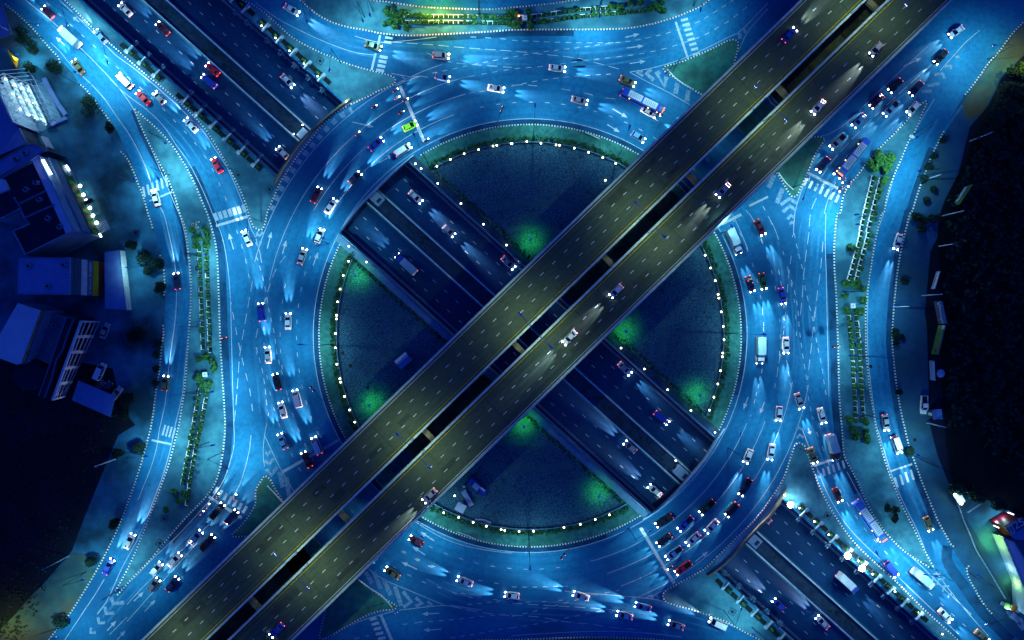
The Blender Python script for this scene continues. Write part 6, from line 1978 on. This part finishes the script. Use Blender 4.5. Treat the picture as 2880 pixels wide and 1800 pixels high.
M['rubble'] = mat('rubble', (.30, .42, .50), (.05, .12, .2), .6, .9, 10)
patch('rubble_patch', 'b5: 720,1255 790,1265 870,1330 900,1420 860,1430 800,1340 750,1310', 'rubble', .013)

# ------------------------------------------------------------------ boards, poles and things on the eastern edge
M['bd_green'] = mat('board_green', (.06, .30, .06), None, .5, .6)
M['bd_red'] = mat('board_red', (.45, .03, .06), None, .5, .6)
M['bd_blue'] = mat('board_blue', (.03, .10, .26), None, .5, .6)
M['bd_white'] = mat('board_white', (.35, .5, .6), None, .5, .6)
def billboard(s, z0, z1, m, label, texts=(), bands=()):
    """board whose lower edge runs between two pixels seen at height z0"""
    a_, c_ = [Vector(p) for p in W(s, z0)]
    d = (c_ - a_); L = d.length; d = d / L
    cen = (a_ + c_) / 2
    e = empty('billboard', (cen.x, cen.y, 0), math.atan2(d.y, d.x), label=label, cat='billboard')
    # the face turned to the roads
    sgn = 1 if Vector((-d.y, d.x)).dot(-cen) > 0 else -1
    pn = MB().box((0, 0, (z0 + z1) / 2), (L, .16, z1 - z0), 0, 0).obj('panel', M[m], e)
    for f0_, f1_, g0, g1, mm in bands:
        MB().box(((f0_ + f1_) / 2 * L, sgn * .10, z0 + (z1 - z0) * (g0 + g1) / 2), ((f1_ - f0_) * L, .04, (z1 - z0) * (g1 - g0)), 0, 0).obj('band', M[mm], pn)
    for tx, sz, fx, fz, mm in texts:
        lettering(tx, sz, mm, pn, (fx * L * sgn * -1, sgn * .14, z0 + (z1 - z0) * fz), (R(90), 0, R(180) if sgn > 0 else 0))
    for k in (-.38, .38):
        MB().tube((k * L, -sgn * .25, 0), (k * L, -sgn * .25, z1 - .2), .12, .1, 6).obj('post', M['pole'], e)
    return e
billboard('e1: 292,160 222,265', 1.0, 4.2, 'bd_green', 'yellow-green billboard with red and grey print, uppermost on the eastern edge', (), ((-.46, .3, .08, .5, 'bd_white'), (-.4, .4, .62, .72, 'bd_red')))
billboard('e1: 140,612 112,705', .8, 2.4, 'bd_white', 'small weathered grey board on the eastern edge above the pale pole', (), ((-.3, .3, .3, .5, 'bd_red'),))
billboard('e1: 127,770 152,888', .8, 4.4, 'bd_blue', 'blue billboard with pale lettering and a white triangle on the eastern edge', (('Miningle', 1.5, .12, .55, 'bd_white'), ('V', 2.4, -.38, .55, 'bd_white')), ((-.5, .5, .0, .10, 'orange'),))
billboard('e1: 150,897 113,1050', .8, 3.9, 'bd_green', 'green billboard with red number 79 on the eastern edge', (('79', 2.3, .30, .45, 'bd_red'), ('KIMNAM', 1.3, -.12, .5, 'bd_red')), ((-.5, -.36, .6, 1, 'bd_white'), (-.5, .5, .86, .98, 'bd_blue')))
billboard('e1: 102,1085 107,1188', .8, 3.0, 'bd_white', 'narrow pale board on the eastern edge below the green billboard')
def upole(s, h, label):
    x, y = P(*S(s)[0])
    e = empty('utility_pole', (x, y, 0), random.uniform(0, 3), label=label, cat='utility pole', group='pale concrete utility poles')
    MB().tube((0, 0, 0), (0, 0, h), .2, .13, 8).obj('pole', M['conc_l'], e)
    MB().box((0, 0, h - .7), (1.6, .1, .12), 0, 0).obj('crossarm', M['pole'], e)
for s, h, lab in (('e1: 172,316', 9, 'pale utility pole below the yellow-green billboard'), ('e1: 153,478', 6, 'short pale utility pole between the upper billboards'), ('e1: 63,739', 9, 'pale utility pole above the blue billboard'), ('e1: 87,1415', 8.5, 'pale utility pole beside the parked white pickup'),
                  ('e1: 92,120', 6, 'pale utility pole on the upper right verge by the kerb'), ('02: 815,232', 9.5, 'pale utility pole on the lower left verge below the crossing'), ('02: 490,915', 11, 'pale utility pole on the bare south-western verge'), ('00: 170,280', 9, 'pale utility pole with a green box in the upper left yard'),
                  ('30: 1430,1000', 9, 'pale utility pole among the trees on the upper right'), ('31: 895,663', 7, 'pale utility pole behind the eastern shoulder lamp')):
    upole(s, h, lab)
x, y = P(*S('e1: 140,1370')[0], 2)
e = empty('shed', (x, y, 0), .1, label='small blue shed beside the parked white pickup', cat='shed')
MB().box((0, 0, 1.1), (2.2, 2.4, 2.2), 0, 0).obj('wall', M['wall_d'], e)
MB().box((-.6, 0, 2.35), (1.3, 2.8, .1), 0, 0, .25).box((.6, 0, 2.35), (1.3, 2.8, .1), 0, 0, -.25).obj('roof', M['roof_b'], e)
MB().box((-1.12, 0, .9), (.05, .8, 1.7), 0, 0).obj('door', M['roof_p'], e)
x, y = P(*S('e1: 172,1155')[0], 3)
e = empty('parasol', (x, y, 0), 0, label='blue pointed parasol by the narrow pale board', cat='parasol')
MB().tube((0, 0, 0), (0, 0, 2.5), .04, .04, 6).obj('pole', M['pole'], e)
MB().tube((0, 0, 2.2), (0, 0, 3.0), 1.2, .05, 8).obj('canopy', M['roof_p'], e)

# ------------------------------------------------------------------ trees, bushes and wild growth
TREELEAF = [mat('tree_leaf_dark', (.004, .020, .012), (.003, .012, .009), 1, .9), mat('tree_leaf_mid', (.007, .032, .016), (.004, .018, .012), 1, .9), mat('tree_leaf_blue', (.004, .022, .026), (.003, .014, .018), 1, .9)]
gt1 = 'dark trees on the western verge'
for s, r, lab in (('00: 370,480', 2.9, 'dark tree at the end of the upper left kerb'), ('00: 620,740', 3.3, 'large dark tree by the western kerb'), ('00: 160,240', 3.0, 'dark tree in the upper left yard'), ('00: 230,330', 2.3, 'smaller dark tree in the upper left yard'), ('00: 200,480', 2.2, 'dark tree beside the lit steel frame'),
                  ('00: 770,900', 1.6, 'small dark tree where the western kerb ends'), ('01: 1010,310', 2.6, 'dark spreading tree opposite the striped shop'), ('01: 1120,350', 2.0, 'dark tree by the kerb opposite the striped shop'), ('01: 1130,530', 1.9, 'dark tree at the lower kerb opposite the striped shop'),
                  ('01: 1050,400', 1.6, 'small dark tree on the forecourt opposite the striped shop'), ('01: 965,865', 2.8, 'dark palm-like tree before the window-framed building'), ('01: 900,1320', 2.4, 'dark tree beside the carport'), ('01: 870,1420', 2.0, 'dark tree below the carport'), ('01: 930,230', 1.6, 'small dark tree below the lit forecourt'),
                  ('02: 960,150', 2.3, 'greenish tree by the lamp at the lower left crossing'), ('02: 800,690', 1.8, 'dark tree on the edge of the lower left verge'), ('02: 640,960', 2.2, 'dark tree on the bare south-western verge'), ('02: 430,1390', 2.0, 'dark tree by the kerb at the lower left'), ('02: 820,190', 1.8, 'dark tree at the edge of the lower left field'),
                  ('32: 1010,180', 1.4, 'dark bush at the south-eastern shoulder')):
    clump(s, r, lab, gt1, hgt=r * .8 + .8, leaf=TREELEAF, n=900, name='tree', cat='tree', z0=0, size=.2)
clump('01: 1110,1000 1105,1100 1100,1200 1120,930', 1.3, 'low dark bush in the bed along the western kerb', 'bushes in the western kerb bed', leaf=[DARKLEAF[1], DARKLEAF[0], DARKLEAF[0]], z0=0)
clump('31: 975,480', 1.3, 'round dark bush on the eastern shoulder above the lamp', None, leaf=TREELEAF, z0=0)
clump('31: 905,835 905,870 910,915 955,880 930,1270', 1.0, 'small dark bush along the eastern kerb', 'small bushes on the eastern shoulder', leaf=TREELEAF, z0=0)
clump('31: 1100,40 1180,30 1090,110 1060,20', 1.6, 'dark bush at the edge of the eastern growth', 'bushes at the upper eastern edge', leaf=TREELEAF, z0=0)
clump('32: 845,572 900,590 905,650', 1.25, 'round dark bush on the brick paving of the east island', 'three round bushes on the brick paving', leaf=TREELEAF)
clump('31: 590,245', 1.6, 'dark bush at the side of the upper east planters', None, leaf=[LEAF[0], DARKLEAF[1], LEAF[1]])
clump('30: 1250,990 1170,1110 1140,1180 1110,1270 1180,1340 1130,1420', 1.2, 'scrubby bush on the upper right verge', 'bushes on the upper right verge', leaf=TREELEAF, z0=0)
clump('10: 915,75 970,55', .7, 'small bush near the west end of the north plaza', 'small bushes on the north plaza')
gf1 = 'trees at the edge of the eastern woodland'
for s, r in (('30: 1620,830', 3.4), ('30: 1720,620', 3.2), ('30: 1780,500', 2.8), ('30: 1560,960', 3.0), ('30: 1700,760', 3.4), ('32: 1500,480', 2.6), ('32: 1350,450', 2.2), ('32: 1640,560', 2.4)):
    clump(s, r, 'dark tree at the rim of the eastern woodland', gf1, hgt=r + .8, leaf=[DARKLEAF[1], DARKLEAF[0], LEAF[0]], n=800, name='tree', cat='tree', z0=0, size=.3)
wild = MB()
for i in range(7000):
    x = random.uniform(118, 165); y = random.uniform(-110, 100)
    px, py = 1440 + x * 10, 900 - y * 10
    lim = 2640 + (560 - py) * .62 if py < 560 else (2640 if py < 1200 else 2680 + (py - 1200) * 1.3)
    if px < lim + 15 or py > 1420: continue
    if math.sin(x * .55 + 2 * math.sin(y * .21)) * math.sin(y * .47 + math.sin(x * .33)) < -.15 and random.random() < .8: continue
    wild.leaves((x, y, random.uniform(.3, 3.2)), (1.1, 1.1, .6), 3, .6, 0, .1, nm=2)
wild.obj('undergrowth', DARKLEAF, kind='stuff')
tuft = MB()
for i in range(2600):
    x = random.uniform(-150, -88); y = random.uniform(-95, -22)
    px, py = 1440 + x * 10, 900 - y * 10
    if px > 330 - (py - 1200) * .42 - 10: continue
    tuft.leaves((x, y, .25), (.8, .8, .3), 3, .3, 0, .1, nm=2)
tuft.obj('field_grass', DARKLEAF, kind='stuff')
# forest floor below the woodland
patch('woodland_floor', 'f: 2640,620 2700,480 2800,300 3000,200 3400,300 3400,1700 2960,1520 2760,1410 2680,1350 2650,1100 2645,800', 'forest_floor', .0085)

# ------------------------------------------------------------------ things in the plazas
x, y = P(*S('11: 1043,1045')[0], 2.4)
e = empty('hut', (x, y, .16), R(40), label='small hut with a two-tone gable roof in the west plaza', cat='hut')
MB().box((0, 0, 1.0), (3.6, 2.5, 2.0), 0, 0).obj('wall', M['wall_p'], e)
MB().box((0, .72, 2.2), (4.0, 1.55, .1), 0, 0).obj('roof', M['roof_p'], e)
MB().box((0, -.72, 2.2), (4.0, 1.55, .1), 0, 0).obj('roof', M['roof_b'], e)
MB().box((1.82, 0, .9), (.05, .8, 1.7), 0, 0).obj('door', M['trim'], e)
x, y = P(*S('p1: 625,690')[0], 1)
e = empty('sheet_stack', (x, y, .16), R(-61), label='long stack of blue corrugated sheets in the south plaza', cat='roof sheets')
b = MB().box((0, 0, .3), (4.9, 1.4, .6), 0, 0)
for k in range(5): b.box((0, -.58 + k * .29, .63), (4.9, .14, .08), 0, 0)
b.obj('sheet', M['roof_p'], e); MB().box((0, 0, .05), (4.4, 1.6, .1), 0, 0).obj('bearer', M['trim'], e)
x, y = P(*S('p1: 468,895')[0], 1.5)
e = empty('tent', (x, y, .16), R(62), label='square blue canopy with a ridge in the south plaza', cat='canopy')
MB().box((0, .66, 1.85), (2.4, 1.35, .08), 0, 0).box((0, -.66, 1.85), (2.4, 1.35, .08), 0, 0).obj('canopy', M['roof_p'], e)
b = MB()
for sx in (-1.1, 1.1):
    for sy in (-1.2, 1.2): b.tube((sx, sy, 0), (sx, sy, 1.8), .05, .05, 6)
b.obj('post', M['pole'], e)
x, y = P(*S('p1: 850,390')[0], 1)
e = empty('flatbed_truck', (x, y, .16), R(-42 + 180), label='bright blue loaded flatbed truck parked in the south plaza', cat='truck')
b = MB(); loft(b, [(1.4, .85, .5, 1.5), (1.6, .95, .4, 1.95), (2.6, .95, .4, 2.0), (3.1, .88, .45, 1.5)]); b.obj('cab', PT['blue'], e)
MB().box((2.75, 0, 1.7), (.5, 1.5, .45), 0, 0).obj('windscreen', M['glass'], e)
MB().box((-.9, 0, .95), (4.4, 1.9, .2), 0, 0).box((-.9, .95, 1.2), (4.4, .08, .4), 0, 0).box((-.9, -.95, 1.2), (4.4, .08, .4), 0, 0).obj('flatbed', PT['blue'], e)
MB().box((.2, .1, 1.5), (1.9, 1.5, .9), .05, 0).box((-1.7, -.5, 1.3), (1.6, .5, .5), .1, 0).obj('load', M['roof_p'], e)
for xx in (-2.2, 2.1):
    for sy in (-1, 1): add('wheel', wheel_me, e, loc=(xx, sy * .82, .36))
e = empty('curved_bench', label='long curved blue bench inside the fence of the south plaza', cat='bench')
pts_ = cr(W('p1: 810,1185 950,1185 1080,1215 1185,1260', .6), .5)
MB().wall(pts_, .35, .55, .66, 0).obj('seat', M['roof_p'], e)
MB().wall(cr(W('p1: 830,1200 960,1210 1080,1250 1185,1300', .9), .5), .12, .6, 1.1, 0).obj('backrest', M['roof_b'], e)
b = MB()
for p_ in pts_[::4]: b.box((*p_, .36), (.1, .3, .4), 0, 0)
b.obj('leg', M['pole'], e)
x, y = P(*S('p1: 545,400')[0], .5)
e = empty('barrel', (x, y, .16), label='round blue barrel by the flyover in the south plaza', cat='barrel')
MB().tube((0, 0, 0), (0, 0, .9), .36, .36, 14).obj('drum', M['roof_b'], e); MB().tube((0, 0, .88), (0, 0, .94), .38, .38, 14).obj('lid', M['roof_p'], e)

# covers, pits and rails
cov = MB().tube((0, 0, 0), (0, 0, .035), .42, .42, 16).mesh('manhole_cover', M['trim'])
for s, lab in (('11: 615,990', 'dark round manhole cover, upper of three in the west plaza'), ('11: 670,1080', 'dark round manhole cover, middle of three in the west plaza'), ('11: 793,1237', 'dark round manhole cover, lowest of three in the west plaza'), ('32: 1040,93', 'dark round manhole cover on the eastern shoulder'), ('31: 727,1085', 'dark round manhole cover at the edge of the outer eastern road')):
    x, y = P(*S(s)[0])
    o = add('manhole_cover', cov, loc=(x, y, .165 if s.startswith('11') else .02), label=lab, cat='manhole cover', group='manhole covers')
    o.scale = (1.2, 1.2, 1)
for s, a_, lab in (('10: 455,433', -30, 'square tree pit on the northern triangle'), ('00: 1690,1240', -30, 'square tree pit on the north-west triangle'), ('10: 97,1343', -35, 'square grating near the north-west bridge'), ('32: 420,630', -25, 'dark square pit on the south-east triangle'), ('22: 1560,1310', -30, 'square pit on the south triangle'), ('02: 1135,825', -35, 'dark square pit on the west island, lower'), ('02: 1165,650', -10, 'dark square pit on the west island, upper'), ('01: 965,140', -10, 'square cover on the western forecourt')):
    x, y = P(*S(s)[0])
    e = empty('tree_pit', (x, y, .15), R(a_), label=lab, cat='tree pit', group='square pits')
    b = MB()
    for k in range(4):
        c_, s_ = math.cos(k * math.pi / 2), math.sin(k * math.pi / 2)
        b.box((.85 * c_, .85 * s_, .04), (.16 if k % 2 == 0 else 1.86, 1.86 if k % 2 == 0 else .16, .12), 0, 0)
    b.obj('rim', M['conc_d'], e)
    MB().tube((0, 0, 0), (0, 0, .06), .45, .45, 14).obj('cover', M['trim'], e)
for s, lab in (('20: 1100,492 1150,545 1225,600 1280,632', 'white steel guard rail on the green north-east island'), ('12: 80,418 130,470 185,532', 'white steel guard rail on the upper south-west island'), ('12: 735,1092 800,1140 890,1195 965,1280', 'white steel guard rail on the lower south-west island'), ('30: 75,1225 130,1300 180,1345', 'white steel guard rail on the zebra side of the north-east island'), ('20: 520,940 570,960 620,985', 'short steel guard rail on the round island beside the flyover'), ('12: 1430,745 1500,770 1560,798', 'short steel guard rail on the southern rim of the round island')):
    e = empty('guard_rail', label=lab, cat='guard rail')
    p_ = cr(W(s, .7), 1.5)
    MB().wall(p_, .16, .60, .95, 0).obj('rail', M['kerb_w'], e)
    b = MB()
    for q_ in p_[::2]: b.box((*q_, .45), (.12, .12, .6), 0, 0)
    b.obj('post', M['pole'], e)
# blue direction signs and chevron board
x, y = P(*S('30: 1020,968')[0], 2)
e = empty('road_sign', (x, y, .15), R(-20), label='white road sign at the pointed upper end of the east island', cat='sign')
MB().tube((0, 0, 0), (0, 0, 1.6), .05, .05, 6).obj('post', M['pole'], e); MB().box((0, 0, 1.8), (1.3, .5, .9), 0, 0, .5).obj('panel', M['kerb_w'], e)
for s, a_, lab in (('w4: 275,212', 5, 'uppermost'), ('w4: 210,250', 80, 'turned crosswise at the left'), ('w4: 240,245', 0, 'in the middle'), ('w4: 263,285', 0, 'lowest')):
    x, y = P(*S(s)[0])
    e = empty('bench', (x, y, .15), R(a_), label='small white-edged bench above the west planters, %s of four' % lab, cat='bench', group='benches above the west planters')
    MB().box((0, 0, .4), (1.0, .42, .1), 0, 0).box((0, 0, .46), (.8, .24, .04), 0, 1).obj('seat', [M['kerb_w'], M['soil_bed']], e)
    MB().box((-.35, 0, .18), (.12, .34, .36), 0, 0).obj('leg', M['conc_d'], e)
    MB().box((.35, 0, .18), (.12, .34, .36), 0, 0).obj('leg', M['conc_d'], e)
# curved U-turn line below the flyover
b = MB()
for s in ('30: -20,640 0,690 25,730 60,758', '30: 5,640 25,680 50,715 85,745'):
    b.strip(cr(W(s), .8), .45, ZM + .004)
b.obj('edge_line', M['paint'], road, kind='structure')

# roof equipment on the western buildings
for nm, s_, hh in (('store', 'b2: 420,560 300,640 560,980 700,1080 460,760', 12), ('shop', 'b3: 250,150 420,330 560,140', 13.5), ('office', 'b3: 350,720 480,680', 5), ('north', 'b2: 180,280 290,210', 8)):
    for i, (px_, py_) in enumerate(S(s_)):
        x, y = P(px_, py_, hh + .8)
        e = empty('roof_unit', (x, y, hh), random.uniform(0, 1.2), label='small grey cooling unit on the western roofs', cat='cooling unit', group='cooling units on the western roofs')
        MB().box((0, 0, .5), (1.3, .9, 1.0), 0, 0).obj('case', M['conc'], e)
        MB().tube((0, 0, 1.0), (0, 0, 1.06), .36, .36, 12).obj('fan_grille', M['trim'], e)
